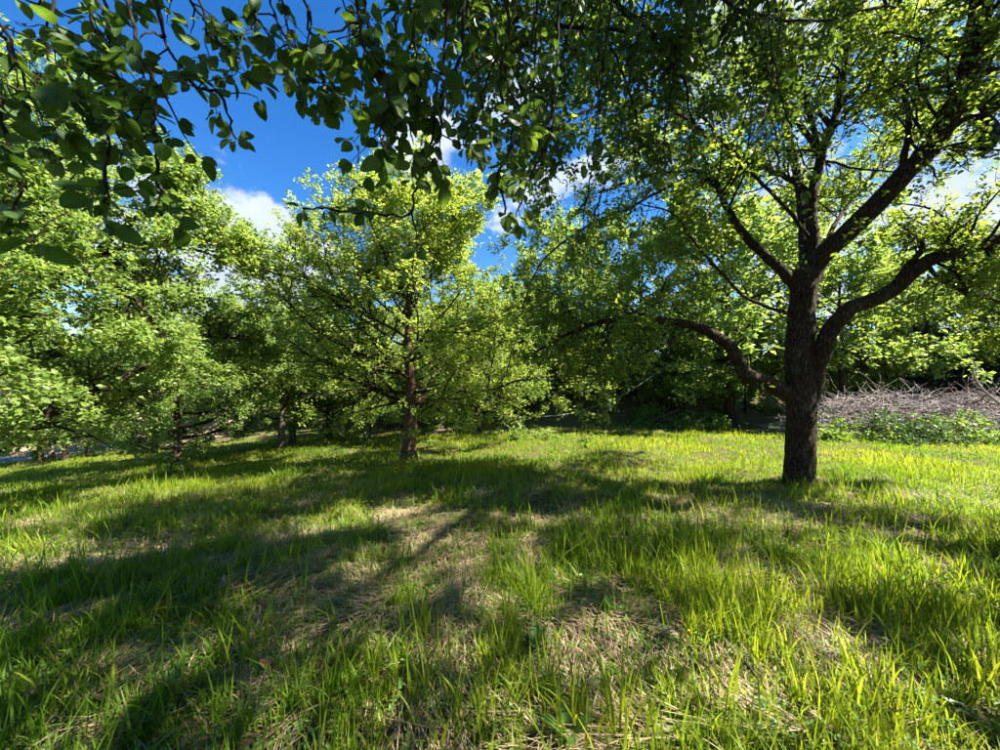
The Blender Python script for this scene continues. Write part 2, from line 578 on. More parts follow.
def ground_material():
    m, n, l = mat_new('orchard_ground')
    out = n.new('ShaderNodeOutputMaterial')
    g = n.new('ShaderNodeNewGeometry')

    def noise(scale, det=6, rough=.6):
        x = n.new('ShaderNodeTexNoise'); x.inputs['Scale'].default_value = scale
        x.inputs['Detail'].default_value = det; x.inputs['Roughness'].default_value = rough
        l.new(g.outputs['Position'], x.inputs['Vector']); return x

    def mix(f, a, b):
        x = n.new('ShaderNodeMix'); x.data_type = 'RGBA'
        l.new(f, x.inputs[0])
        for s, v in ((6, a), (7, b)):
            if isinstance(v, tuple): x.inputs[s].default_value = (*v, 1)
            else: l.new(v, x.inputs[s])
        return x.outputs[2]

    def ramp_(f, a, b):
        x = n.new('ShaderNodeMapRange'); x.inputs[1].default_value = a; x.inputs[2].default_value = b
        l.new(f, x.inputs[0]); return x.outputs[0]
    fine = noise(45, 8, .7); mid = noise(3.0, 5); big = noise(0.5, 4)
    soil = mix(ramp_(fine.outputs['Fac'], .3, .7), (.03, .02, .012), (.15, .105, .06))
    green = mix(ramp_(fine.outputs['Fac'], .3, .7), (.035, .065, .010), (.10, .15, .022))
    base = mix(ramp_(mid.outputs['Fac'], .42, .60), soil, green)
    # sandy bank far on the left, leaf litter on the bank
    at_ = n.new('ShaderNodeAttribute'); at_.attribute_name = 'bare'
    add = n.new('ShaderNodeMath'); add.operation = 'ADD'
    l.new(at_.outputs['Fac'], add.inputs[0])
    sub = n.new('ShaderNodeMath'); sub.operation = 'SUBTRACT'; sub.inputs[1].default_value = 0.5
    l.new(mid.outputs['Fac'], sub.inputs[0]); l.new(sub.outputs[0], add.inputs[1])
    bare = mix(ramp_(fine.outputs['Fac'], .3, .7), (.16, .11, .06), (.42, .33, .21))
    col = mix(ramp_(add.outputs[0], .4, .6), base, bare)
    b = n.new('ShaderNodeBsdfPrincipled'); b.inputs['Roughness'].default_value = 0.95
    b.inputs['Specular IOR Level'].default_value = 0.1
    l.new(col, b.inputs['Base Color'])
    bp = n.new('ShaderNodeBump'); bp.inputs['Strength'].default_value = 0.8; bp.inputs['Distance'].default_value = 0.03
    l.new(fine.outputs['Fac'], bp.inputs['Height']); l.new(bp.outputs[0], b.inputs['Normal'])
    l.new(b.outputs[0], out.inputs['Surface'])
    return m


M['ground'] = ground_material()

# ------------------------------------------------------------------ ground sheet
u = np.linspace(-1, 1, 221)
gx = 22 * u + 580 * u ** 7
vv = np.linspace(0, 1, 221)
gy = -6 + 38 * vv + 600 * vv ** 9
gy = np.concatenate([np.array([-500., -120., -40., -15.]), gy])
XX, YY = np.meshgrid(gx, gy)
ZZ = ground(XX, YY)
nv, nu = XX.shape
vid = np.arange(nv * nu).reshape(nv, nu)
quads = np.stack([vid[:-1, :-1], vid[:-1, 1:], vid[1:, 1:], vid[1:, :-1]], -1).reshape(-1, 4)
me = make_mesh('ground', np.stack([XX, YY, ZZ], -1).reshape(-1, 3), [quads], smooth=True)
bare = (sstep(15.5, 17.5, YY) * (1 - sstep(-16, -11, XX)) * 0.75
        + sstep(13.2, 14.2, YY - 0.1 * np.clip(XX, 0, 12)) * sstep(1, 5, XX) * 0.36)
ba = me.attributes.new('bare', 'FLOAT', 'POINT')
ba.data.foreach_set('value', bare.ravel().astype(np.float32))
obj('ground', me, M['ground'], kind='structure', label='grassy orchard ground sloping down to the left with a bank behind')

# pale gravel track at the foot of the left bank
tx = np.linspace(-46, -19.5, 60)
tc_ = 15.6 + 0.10 * (-13.5 - tx)
rows = []
for w in np.linspace(-0.9, 0.9, 7):
    yy = tc_ + w + 0.12 * np.sin(tx * 1.7 + w)
    rows.append(np.stack([tx, yy, ground(tx, yy) + 0.02], -1))
rows = np.array(rows)
vid = np.arange(rows.shape[0] * rows.shape[1]).reshape(rows.shape[:2])
q = np.stack([vid[:-1, :-1], vid[:-1, 1:], vid[1:, 1:], vid[1:, :-1]], -1).reshape(-1, 4)
M['gravel'] = plain_mat('gravel', (.30, .285, .28), 0.95, 9.0, col2=(.14, .13, .125))
obj('gravel_path', make_mesh('gravel_path', rows.reshape(-1, 3), [q], smooth=True), M['gravel'], kind='structure',
    label='pale grey gravel path beyond the trees at far left')

# ------------------------------------------------------------------ trees
def bark_trunk(path, rad, sides, rng, rough=0.05):
    """one trunk or limb as a smooth tube with irregular ridges"""
    n = len(path)
    t = nrm(np.gradient(path, axis=0))
    ref = np.array([0.2, 1.0, 0.05]) if abs(t.mean(0)[2]) > 0.6 else np.array([0.0, 0.1, 1.0])
    uu = nrm(np.cross(t, ref)); ww = np.cross(t, uu)
    ang = np.arange(sides) / sides * 2 * np.pi
    s = np.concatenate([[0], np.cumsum(np.linalg.norm(np.diff(path, axis=0), axis=1))])
    A, Sg = np.meshgrid(ang, s)
    o1 = rng.uniform(0, 50)
    k = max(sides / 6.0, 1.5)
    nz_ = (fbm(np.cos(A) * 1.3 + o1 + Sg * 1.2, np.sin(A) * 1.3 + Sg * 1.6 + o1, 3) - 0.5) * 2.2
    wr = vnoise(A * 1.5 + o1, Sg * 5 + o1) * 1.6
    fine = (vnoise(A / (2 * np.pi) * k * 3 + o1 + wr, Sg * 9 + o1 + wr) - 0.5)
    fine = np.sign(fine) * np.abs(fine * 2) ** .6 * .5
    rr = rad[:, None] * (1 + rough * 1.6 * nz_ + rough * 1.3 * fine)
    v = path[:, None, :] + rr[..., None] * (np.cos(A)[..., None] * uu[:, None, :] + np.sin(A)[..., None] * ww[:, None, :])
    base = np.arange(n - 1)[:, None] * sides
    j = np.arange(sides)[None]; j2 = (j + 1) % sides
    q = np.stack([base + j, base + j2, base + sides + j2, base + sides + j], -1).reshape(-1, 4)
    tip = path[-1] + t[-1] * rad[-1] * 0.8
    v = np.vstack([v.reshape(-1, 3), tip[None]])
    jj = np.arange(sides)
    tr = np.stack([(n - 1) * sides + jj, (n - 1) * sides + (jj + 1) % sides, np.full(sides, n * sides)], -1)
    return v, q, tr


def limb_mesh(name, path, rad, sides, rng, rough=0.05):
    v, q, t = bark_trunk(path, rad, sides, rng, rough)
    return make_mesh(name, v, [q, t], smooth=True)


def orchard_tree(seed, H, th, Rr, tr, n_limbs, leaf, tmpl, clusters, per, mat_leaf, mat_bark, prof, name, label, cat, loc, group=None,
                 rz=0, sc=1.0, limb_parts=False, lean=(0, 0), el=(12, 62), shoot=0.0, sub=(9, 7), rise=0.09):
    """tree in local space with its foot at the origin: trunk, branches, twigs, crown"""
    rng = np.random.default_rng(seed)
    root = empty(name, loc, label, cat, group, rz, sc)
    zt = np.linspace(-0.15, H * 0.86, 30)
    wob = np.cumsum(rng.standard_normal((30, 2)) * 0.012 * H / 5, axis=0)
    tp = np.stack([wob[:, 0] + lean[0] * zt, wob[:, 1] + lean[1] * zt, zt], -1)
    s = np.linspace(0, 1, 30)
    trd = tr * (1 - 0.85 * s ** 0.8) + tr * 0.35 * np.exp(-np.maximum(zt, 0) / 0.12)
    obj('trunk', limb_mesh('trunk', tp, trd, 14, rng, 0.05), mat_bark, root)
    hs_ = np.linspace(th, H * 0.82, n_limbs) + rng.uniform(-.08, .08, n_limbs)
    az = np.arange(n_limbs) * 2.4 + rng.uniform(-.4, .4, n_limbs) + rng.uniform(0, 6)
    f = (hs_ - th) / (H - th)
    ln = Rr * prof(f) * rng.uniform(0.82, 1.15, n_limbs)
    e = np.radians(el[0] + (el[1] - el[0]) * f + rng.normal(0, 7, n_limbs))
    d = np.stack([np.cos(az) * np.cos(e), np.sin(az) * np.cos(e), np.sin(e)], -1)
    st = np.stack([np.interp(hs_, zt, tp[:, i]) for i in range(3)], -1)
    lp = grow(st, d, ln, 8, 0.14, (0, 0, 0.02 + shoot), rng)
    lr0 = np.interp(hs_, zt, trd) * 0.55
    lr = lr0[:, None] * np.linspace(1, .25, 9)[None]
    lrt = np.maximum(lr, 0.004)
    if limb_parts:
        for i in range(n_limbs):
            obj('branch', limb_mesh('branch', lp[i], lrt[i] * .75, 8, rng, 0.04), M['bark'], root)
    s1, r1 = spawn(lp, lrt, sub[0], 0.12, 1.0, 48, 14, 0.52, 6, 0.17, (0, 0, rise), rng, lmin=0.25)
    s2, r2 = spawn(s1, r1, sub[1], 0.1, 1.0, 45, 16, 0.50, 4, 0.2, (0, 0, 0.04), rng, lmin=0.12)
    g = Geo()
    if not limb_parts:
        v, q = tubes(lp, lrt, 6); g.add(v, q)
    v, q = tubes(s1, r1, 4); g.add(v, q)
    v, q = tubes(s2[::2], r2[::2], 3); g.add(v, q)
    obj('twigs', g.mesh('twigs', True), M['bark_dark'], root, kind='stuff')
    g = Geo()
    leafy(g, s2, clusters, per, leaf, tmpl, rng)
    leafy(g, s1, clusters, per, leaf, tmpl, rng, t0=0.15)
    leafy(g, lp, clusters * 3, per, leaf, tmpl, rng, t0=0.25)
    obj('crown', g.mesh('crown'), mat_leaf, root, kind='stuff')
    return root


def foot(px, py, d):
    p = at(px, py, d)
    return np.array([p[0], p[1], float(ground(p[0], p[1]))])


def profile_round(f):
    return np.sqrt(np.clip(1 - (1.15 * f - 0.2) ** 2, 0.05, 1))


def profile_skirt(f):
    return np.clip(1.04 - 0.66 * f ** 1.3, 0.2, 1) * (.72 + .28 * sstep(0, .12, f))


# the leafy young tree in the middle
MID_RZ = 0.0
orchard_tree(11, 5.75, 1.1, 3.3, 0.15, 34, 0.062, LEAF_RH, 9, 3, M['leaf_lime'], M['bark_red'], profile_skirt, 'apple_tree',
             'bright green apple tree with reddish trunk standing alone in the middle', 'tree', foot(408, 460, 8.0), rz=MID_RZ, sc=(1.12, 1.0, 1.0),
             limb_parts=True, el=(8, 60), shoot=0.0, sub=(15, 7), rise=.02)

# ---- the big tree on the right, its limbs laid out one by one
TR = foot(800, 480, 5.2)
rng = np.random.default_rng(21)
root = empty('apple_tree', TR, 'large dark apple tree with thick forking trunk on the right', 'tree')


def pxpath(pts, n):
    return catmull([at(*p) for p in pts], n) - TR


trunk_path = pxpath([(799, 492, 5.2), (799, 470, 5.2), (801, 420, 5.2), (799, 360, 5.2), (802, 310, 5.2), (806, 272, 5.2)], 130)
s = np.linspace(0, 1, 130)
trunk_rad = 0.178 - 0.02 * s + 0.11 * np.exp(-s / 0.06)
obj('trunk', limb_mesh('trunk', trunk_path, trunk_rad, 56, rng, 0.075), M['bark'], root)
LIMBS = [
    # (pixel path with depth, start radius, end radius)
    ([(803, 300, 5.2), (818, 262, 5.15), (860, 222, 4.9), (900, 180, 4.65), (930, 145, 4.45), (962, 85, 4.2), (975, 20, 4.0), (985, -60, 3.9)], .175, .10),
    ([(808, 400, 5.2), (822, 345, 5.05), (845, 312, 4.95), (885, 293, 4.8), (925, 262, 4.65), (965, 248, 4.5), (1010, 232, 4.4), (1070, 205, 4.3)], .155, .07),
    ([(800, 398, 5.2), (775, 386, 5.15), (750, 372, 5.1), (733, 345, 5.1), (700, 326, 5.15), (655, 318, 5.2), (615, 318, 5.2), (575, 330, 5.2), (535, 352, 5.2)], .16, .022),
    ([(803, 292, 5.2), (780, 268, 5.25), (752, 243, 5.35), (730, 215, 5.45), (715, 185, 5.5), (690, 175, 5.6), (650, 180, 5.7), (600, 195, 5.7)], .10, .02),
    ([(806, 290, 5.2), (811, 240, 5.3), (812, 195, 5.4), (822, 150, 5.5), (840, 105, 5.5), (848, 50, 5.5), (850, -30, 5.5)], .115, .04),
    ([(812, 195, 5.4), (790, 178, 5.45), (765, 165, 5.5), (735, 150, 5.5), (700, 110, 5.5), (680, 50, 5.4)], .06, .018),
    ([(797, 316, 5.2), (770, 306, 5.15), (745, 292, 5.05), (720, 262, 4.95), (700, 242, 4.9), (680, 212, 4.8), (640, 200, 4.7)], .035, .010),
    ([(962, 85, 4.2), (985, 70, 4.1), (1020, 60, 4.0), (1080, 40, 3.9)], .06, .03),
    ([(935, 140, 4.42), (965, 118, 4.3), (1000, 100, 4.2), (1060, 80, 4.1)], .05, .025),
    ([(890, 290, 4.8), (908, 268, 4.75), (922, 250, 4.7), (926, 242, 4.68)], .05, .03),
    ([(820, 155, 5.5), (800, 90, 5.3), (780, 40, 5.1), (760, -30, 4.9)], .05, .02),
    ([(700, 326, 5.15), (660, 345, 5.0), (615, 365, 4.9), (580, 390, 4.85)], .03, .008),
    ([(811, 240, 5.3), (770, 190, 4.9), (715, 140, 4.5), (650, 105, 4.15), (585, 115, 3.9), (535, 165, 3.8)], .035, .010),
    ([(690, 175, 5.6), (640, 205, 5.4), (585, 230, 5.2), (540, 265, 5.1), (520, 310, 5.0)], .03, .010),
    ([(820, 155, 5.5), (770, 90, 4.9), (700, 40, 4.3), (620, 20, 3.9), (550, 40, 3.6)], .05, .015),
    ([(840, 105, 5.5), (880, 60, 5.0), (900, 10, 4.7), (910, -50, 4.5)], .05, .02),
    ([(900, 180, 4.65), (905, 120, 4.7), (890, 60, 4.8), (880, 0, 4.8)], .05, .02),
    ([(925, 262, 4.65), (960, 290, 4.7), (1000, 300, 4.8), (1040, 320, 4.8)], .035, .012),
    # limbs on the far side and towards the viewer, above the frame
    ([(806, 272, 5.2), (800, 200, 5.8), (780, 110, 6.4), (740, 60, 6.9), (700, 20, 7.3)], .10, .02),
    ([(808, 275, 5.2), (850, 200, 5.9), (900, 140, 6.6), (940, 90, 7.0)], .05, .012),
    ([(848, 50, 5.5), (830, -60, 5.0), (780, -140, 4.4), (720, -200, 4.0)], .05, .02),
]
FORK = np.array([4.55, 5.1, 2.6])


def open_centre(P):
    """the pruned, open middle of the tree"""
    W = P + TR
    d = (W - FORK) / np.array([1.0, 1.3, 1.35])
    limb = (W[..., 0] > 2.3) & (W[..., 0] < 4.3) & (W[..., 1] < 5.4) & (W[..., 2] > 1.5) & (W[..., 2] < 2.55)
    return ((d ** 2).sum(-1) > .95 ** 2) & ~(limb & (np.sin(W[..., 0] * 37.7 + W[..., 2] * 51.3) < .7))


# the top of the tree, above the frame: it shades the foreground
LIMBS_HIGH = [
    ([(5.2, 3.9, 6.0), (4.6, 3.3, 6.6), (3.8, 2.8, 6.9), (3.0, 2.5, 7.0)], .07, .02),
    ([(5.2, 3.9, 6.0), (5.5, 3.0, 6.7), (5.4, 2.2, 7.0), (5.0, 1.5, 7.1)], .07, .02),
    ([(5.3, 5.5, 7.0), (4.4, 4.6, 7.3), (3.4, 4.0, 7.4), (2.4, 3.6, 7.2)], .06, .02),
    ([(4.6, 3.3, 6.6), (4.2, 2.4, 7.0), (3.9, 1.7, 7.1)], .05, .02),
    ([(5.2, 3.9, 6.0), (6.3, 3.6, 6.5), (7.5, 3.1, 6.7), (8.6, 2.6, 6.6)], .07, .02),
    ([(6.5, 4.35, 3.3), (7.4, 4.0, 4.1), (8.1, 3.6, 4.8), (8.7, 3.2, 5.3)], .06, .02),
    ([(5.2, 3.9, 6.0), (6.0, 3.2, 6.3), (6.6, 2.5, 6.4), (6.9, 1.8, 6.3)], .07, .02),
]
g_tw, g_lf = Geo(), Geo()
for i, (pp, r0, r1) in enumerate(LIMBS + LIMBS_HIGH):
    r0, r1 = r0 * .8, r1 * .85
    n = 14 + 6 * len(pp)
    path = pxpath(pp, n) if i < len(LIMBS) else catmull(np.array(pp, float), n) - TR
    ss = np.linspace(0, 1, n)
    wob_ = np.cumsum(rng.standard_normal((n, 3)) * 0.006, axis=0); wob_ -= wob_[0]
    path = path + wob_
    rad = r0 + (r1 - r0) * ss ** 0.8
    obj('branch', limb_mesh('branch', path, rad, 24 if r0 > .07 else 10, rng, 0.06), M['bark'], root)
    L = np.linalg.norm(np.diff(path, axis=0), axis=1).sum()
    pl = np.array([max(1.3, min(L, 2.6))])
    P1 = path[None]; R1 = np.maximum(rad, 0.012)[None]
    n1 = int(8 + 5.0 * L)
    s1, q1 = spawn(P1, np.minimum(R1, .05), n1, 0.42 if r0 > .07 else 0.2, 1.0, 62, 16, 0.52, 7, 0.20, (0, 0, 0.03), rng, rmul=.4, lmin=.35, plen=pl)
    s2, q2 = spawn(s1, q1, 6, 0.15, 1.0, 50, 18, 0.55, 3, 0.25, (0, 0, -0.06), rng, lmin=.18)
    s3, q3 = spawn(s2, q2, 4, 0.1, 1.0, 50, 18, 0.50, 2, 0.2, (0, 0, -0.04), rng, lmin=.08)
    ko = [open_centre(a_).all(1) for a_ in (s1, s2, s3)]
    s1, q1, s2, q2, s3, q3 = s1[ko[0]], q1[ko[0]], s2[ko[1]], q2[ko[1]], s3[ko[2]], q3[ko[2]]
    for a_, b_, sd in ((s1, q1, 5), (s2, q2, 3), (s3[::2], q3[::2], 3)):
        v, q = tubes(a_, b_, sd); g_tw.add(v, q)
    leafy(g_lf, s2, 2, 2, 0.055, LEAF_HEX, rng, keep=open_centre)
    leafy(g_lf, s3, 2, 3, 0.057, LEAF_RH, rng, keep=open_centre)
obj('twigs', g_tw.mesh('twigs', True), M['bark_dark'], root, kind='stuff')
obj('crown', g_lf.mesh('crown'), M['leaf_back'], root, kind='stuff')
RIGHT_LEAVES = g_lf.n // 6

# ---- large tree at the left edge: trunk beyond the frame, crown reaching in
rng = np.random.default_rng(33)
TL = np.array([-7.6, 4.7, float(ground(-7.6, 4.7))])
root = empty('apple_tree', TL, 'big spreading apple tree at the left edge with a low leaning limb', 'tree')
LP = lambda pts, n: catmull([np.array(p, float) for p in pts], n) - TL
tp = LP([(-7.6, 4.7, TL[2] - .2), (-7.55, 4.7, .2), (-7.4, 4.75, .9), (-7.35, 4.8, 1.5)], 24)
obj('trunk', limb_mesh('trunk', tp, 0.22 - 0.03 * np.linspace(0, 1, 24) + .08 * np.exp(-np.linspace(0, 1, 24) / .08), 20, rng), M['bark'], root)
LIM = [
    ([(-7.5, 4.7, .1), tuple(at(0, 446, 4.75)), tuple(at(28, 428, 4.85)), tuple(at(60, 408, 5.0)), tuple(at(110, 385, 5.3)), tuple(at(160, 360, 5.6)), tuple(at(200, 350, 5.8))], .13, .02),
    ([(-7.38, 4.8, 1.4), (-6.9, 4.9, 2.2), (-6.3, 5.0, 2.8), (-5.6, 5.1, 3.2), (-4.9, 5.2, 3.35), (-4.3, 5.3, 3.3)], .12, .02),
    ([(-7.36, 4.8, 1.5), (-7.0, 4.9, 2.6), (-6.6, 5.0, 3.6), (-6.1, 5.1, 4.4), (-5.6, 5.2, 4.9)], .12, .02),
    ([(-7.36, 4.8, 1.5), (-7.5, 5.2, 2.6), (-7.5, 5.6, 3.6), (-7.3, 5.9, 4.6)], .11, .02),
    ([(-7.4, 4.8, 1.2), (-6.8, 4.3, 1.8), (-6.1, 3.9, 2.3), (-5.3, 3.7, 2.55), (-4.6, 3.7, 2.5)], .10, .02),
    ([(-7.4, 4.8, 1.3), (-6.7, 5.4, 1.8), (-5.9, 6.0, 2.1), (-5.1, 6.5, 2.2), (-4.4, 6.8, 2.1)], .10, .02),
    ([(-7.36, 4.8, 1.5), (-8.3, 4.6, 2.3), (-9.2, 4.4, 3.0), (-9.9, 4.3, 3.4)], .11, .02),
    ([(-7.36, 4.8, 1.5), (-7.6, 4.0, 2.5), (-7.6, 3.4, 3.4), (-7.2, 3.0, 4.0)], .10, .02),
    ([(-6.3, 5.0, 2.8), (-5.9, 4.6, 3.4), (-5.4, 4.3, 3.9), (-4.9, 4.2, 4.1)], .05, .015),
    ([(-5.9, 5.1, 3.0), (-5.4, 5.2, 3.6), (-4.95, 5.3, 4.0), (-4.6, 5.4, 4.2)], .05, .012),
    ([(-5.6, 5.1, 3.2), (-5.0, 5.4, 3.5), (-4.5, 5.7, 3.6), (-4.1, 5.9, 3.5)], .05, .012),
    ([(-7.0, 4.9, 2.6), (-6.6, 4.3, 3.4), (-6.0, 3.9, 4.1), (-5.5, 3.7, 4.5)], .035, .010),
    ([(-6.1, 3.9, 2.3), (-5.6, 3.5, 2.0), (-5.1, 3.4, 1.6), (-4.7, 3.4, 1.3)], .05, .012),
    ([(-5.6, 5.1, 3.2), (-5.0, 4.8, 2.7), (-4.5, 4.7, 2.2), (-4.2, 4.7, 1.7)], .04, .012),
]
g_tw, g_lf = Geo(), Geo()
for pp, r0, r1 in LIM:
    n = 10 + 4 * len(pp)
    path = LP(pp, n); ss = np.linspace(0, 1, n)
    rad = r0 + (r1 - r0) * ss ** .8
    obj('branch', limb_mesh('branch', path, rad, 12, rng, .05), M['bark'], root)
    L = np.linalg.norm(np.diff(path, axis=0), axis=1).sum()
    s1, q1 = spawn(path[None], np.minimum(rad, .04)[None], int(9 + 5 * L), .2, 1, 58, 16, .55, 7, .18, (0.03, 0, .01), rng, rmul=.45, lmin=.4, plen=np.array([min(L, 2.3)]))
    s2, q2 = spawn(s1, q1, 7, .1, 1, 48, 16, .5, 4, .2, (0, 0, .03), rng, lmin=.2)
    s3, q3 = spawn(s2, q2, 3, .1, 1, 48, 16, .5, 3, .2, (0, 0, .03), rng, lmin=.1)
    k_ = (s2[..., 2] + TL[2]).min(1) > .8
    for a_, b_, sd in ((s1, q1, 5), (s2[k_], q2[k_], 3)):
        v, q = tubes(a_, b_, sd); g_tw.add(v, q)
    hang = lambda P: (P[..., 2] + TL[2]) > .80 + .25 * np.sin(P[..., 0] * 2.3)
    leafy(g_lf, s2, 5, 3, .068, LEAF_RH, rng, keep=hang)
    leafy(g_lf, s3, 3, 3, .068, LEAF_RH, rng, keep=hang)
obj('twigs', g_tw.mesh('twigs', True), M['bark_dark'], root, kind='stuff')
obj('crown', g_lf.mesh('crown'), M['leaf_lush'], root, kind='stuff')
LEFT_LEAVES = g_lf.n // 4

# ---- orchard trees in the rows behind
GRP = 'apple trees in the rows behind'
protoA = orchard_tree(41, 4.6, 1.1, 2.5, .13, 20, .095, LEAF_RH, 8, 3, M['leaf_lush'], M['bark_grey'], profile_round, 'apple_tree',
                      'apple tree left of the middle tree, nearest of the back row, with two-stem look', 'tree', foot(283, 447, 12), GRP, el=(2, 60), sub=(8, 6))
protoA['label'] = 'dark-trunked apple tree left of the middle tree, its shadow crossing the lawn'
protoB = orchard_tree(42, 4.9, 1.0, 2.6, .14, 20, .095, LEAF_RH, 8, 3, M['leaf_lush'], M['bark'], profile_round, 'apple_tree',
                      'apple tree with pale knobbly trunk just right of the middle tree', 'tree', foot(477, 432, 12.2), GRP, el=(0, 62), sub=(8, 6))
orchard_tree(43, 4.9, .6, 2.6, .11, 30, .068, LEAF_RH, 9, 3, M['leaf_lush'], M['bark'], profile_round, 'apple_tree',
             'dense bushy apple tree whose foliage hangs almost to the grass left of centre', 'tree', foot(178, 440, 10.2), GRP, el=(-8, 62), sub=(10, 7))
for proto, px, py, d, rz, sc, lab in (
        (protoA, 293, 444, 13.6, 1.9, .95, 'thin dark trunk close behind the dark-trunked tree left of the middle tree'),
        (protoB, 328, 440, 14.5, 2.6, .9, 'small far apple tree between two darker trunks left of the middle tree'),
        (protoA, 362, 440, 12.8, 4.0, .92, 'apple tree whose trunk shows directly left of the middle tree'),
        (protoB, 388, 432, 16.5, 5.1, 1.0, 'far apple tree trunk peeping out just left behind the middle trunk'),
        (protoA, 440, 431, 14.5, 3.1, 1.0, 'dark apple tree trunk directly right behind the middle tree'),
        (protoB, 40, 467, 14.5, 1.2, .85, 'fork-trunked apple tree far off at the left edge'),
        (protoA, 52, 467, 15.2, 0.2, .85, 'leaning apple tree far off at left, touching the forked one'),
        (protoB, 65, 462, 14.0, 3.9, .72, 'slim upright apple tree far off at left beside the leaning one'),
        (protoA, 560, 425, 15.5, 2.2, 1.05, 'apple tree in the shade behind the sagging string'),
        (protoB, 130, 445, 17.0, 2.2, 1.15, 'apple tree on the pale bank far off at left'),
        (protoA, 240, 440, 18.0, 2.9, 1.2, 'apple tree at the back between the bushy tree and the dark trunk'),
):
    copy_tree(proto, foot(px, py, d), rz, sc, lab)

copy_tree(protoA, np.array([7.4, .4, float(ground(7.4, .4))]), 0.8, (1.1, 1.1, 1.05), 'unseen apple tree added beyond the right edge to dapple the lower right grass with shade')  # out-of-view tree added for its dappled shade on the grass

# ---- trees and shrubs on and behind the bank
GB = 'trees on the bank behind the orchard'
woodA = orchard_tree(51, 7.5, 2.0, 3.2, .17, 20, .15, LEAF_RH, 4, 4, M['leaf_lush'], M['bark'], profile_round, 'bank_tree',
                     'sunlit tree with straight dark trunk seen between the big tree limbs', 'tree', foot(731, 400, 14.2), GB, el=(5, 60), sc=1.3, sub=(8, 6))
for px, d, rz, sc, lab in (
        (843, 13.5, 1.0, .95, 'sunlit bank tree with dark trunk just right of the big trunk'),
        (925, 14.5, 2.0, 1.0, 'bright leafy bank tree above the right half of the brush pile'),
        (1010, 15.5, 3.3, 1.05, 'bright leafy bank tree at the right edge of the photo'),
        (640, 17.0, 4.4, 1.0, 'bank tree rising behind the low left limb of the big tree'),
        (560, 18.5, 5.2, 1.05, 'bank tree behind the gap right of the middle tree'),
        (780, 20.0, .4, 1.1, 'far bank tree framed by the fork of the big tree'),
        (1090, 14.0, 2.7, 1.1, 'bank tree just beyond the right edge of the photo')):
    p = foot(px, 400, d)
    copy_tree(woodA, p, rz, sc, lab)
GS = 'dark shrubs along the bank'
shrubA = orchard_tree(52, 3.2, .25, 2.0, .07, 22, .13, LEAF_RH, 4, 4, M['leaf'], M['bark_dark'], profile_round, 'bank_shrub',
                      'dark shrub behind the sagging string in the middle', 'shrub', foot(600, 420, 15.5), GS, el=(5, 70), sub=(7, 6))
shrubB = orchard_tree(53, 3.6, .2, 1.7, .07, 24, .13, LEAF_RH, 4, 4, M['leaf_conifer'], M['bark_dark'], profile_skirt, 'evergreen_shrub',
                      'dark evergreen shrub above the right end of the brush pile', 'shrub', foot(965, 395, 14.2), GS, el=(-5, 50), sub=(8, 6))
for proto, px, d, rz, sc, lab in (
        (shrubA, 520, 16.0, 1.0, 1.0, 'dark shrub just right of the pale knobbly trunk'),
        (shrubA, 560, 16.8, 2.0, 1.1, 'dark shrub behind the white ribbon on the string'),
        (shrubA, 645, 15.0, 3.0, 1.0, 'dark shrub under the low left limb of the big tree'),
        (shrubA, 685, 14.6, 4.0, 1.0, 'dark shrub left of the dark straight trunk behind the big tree'),
        (shrubA, 745, 15.4, 5.0, .9, 'dark shrub close left of the big trunk'),
        (shrubA, 850, 15.0, .6, .9, 'dark shrub just right of the big trunk above the brush'),
        (shrubB, 905, 17.2, 1.4, .9, 'dark evergreen shrub above the middle of the brush pile'),
        (shrubB, 1010, 13.4, 2.4, 1.1, 'dark evergreen shrub at the right edge of the photo'),
        (shrubB, 800, 18.0, 3.4, .9, 'dark evergreen shrub hidden mostly by the big trunk'),
        (shrubA, 470, 18.0, 4.4, 1.1, 'dark shrub behind the trunks right of the middle tree'),
        (shrubA, 420, 19.0, 5.4, 1.1, 'dark shrub far behind the middle trunk'),
        (shrubA, 365, 19.5, 1.6, 1.1, 'dark shrub far behind, left of the middle trunk'),
        (shrubA, 310, 20.0, 2.2, 1.0, 'dark shrub far behind the dark trunks left of centre'),
        (shrubA, 180, 20.0, 2.8, 1.2, 'shrub on the pale bank far left'),
        (shrubA, 90, 21.0, 3.8, 1.2, 'shrub on the pale bank above the far leaning trees')):
    copy_tree(proto, foot(px, 400, d), rz, sc, lab)
# far wood closing the view
farw = 'tall trees of the far wood'
woodF = orchard_tree(54, 10.0, 1.2, 4.2, .22, 22, .26, LEAF_RH, 4, 4, M['leaf_dark'], M['bark'], profile_round, 'wood_tree',
                     'leftmost tall tree of the far wood', 'tree', foot(20, 400, 30), farw, el=(0, 62), sub=(8, 6))
for i, (px, d, sc) in enumerate(((120, 29, .75), (235, 30, .62), (330, 31, .6), (430, 30, .65), (520, 29, .7), (610, 31, .7), (700, 30, .62), (905, 31, .5), (1000, 30, .55))):
    nth = ('second', 'third', 'fourth', 'fifth', 'sixth', 'seventh', 'eighth', 'ninth', 'tenth')[i]
    copy_tree(woodF, foot(px, 400, d), i * 1.3, sc, nth + ' tall tree of the far wood counted from the left')
woodF.scale = (.8, .8, .8)

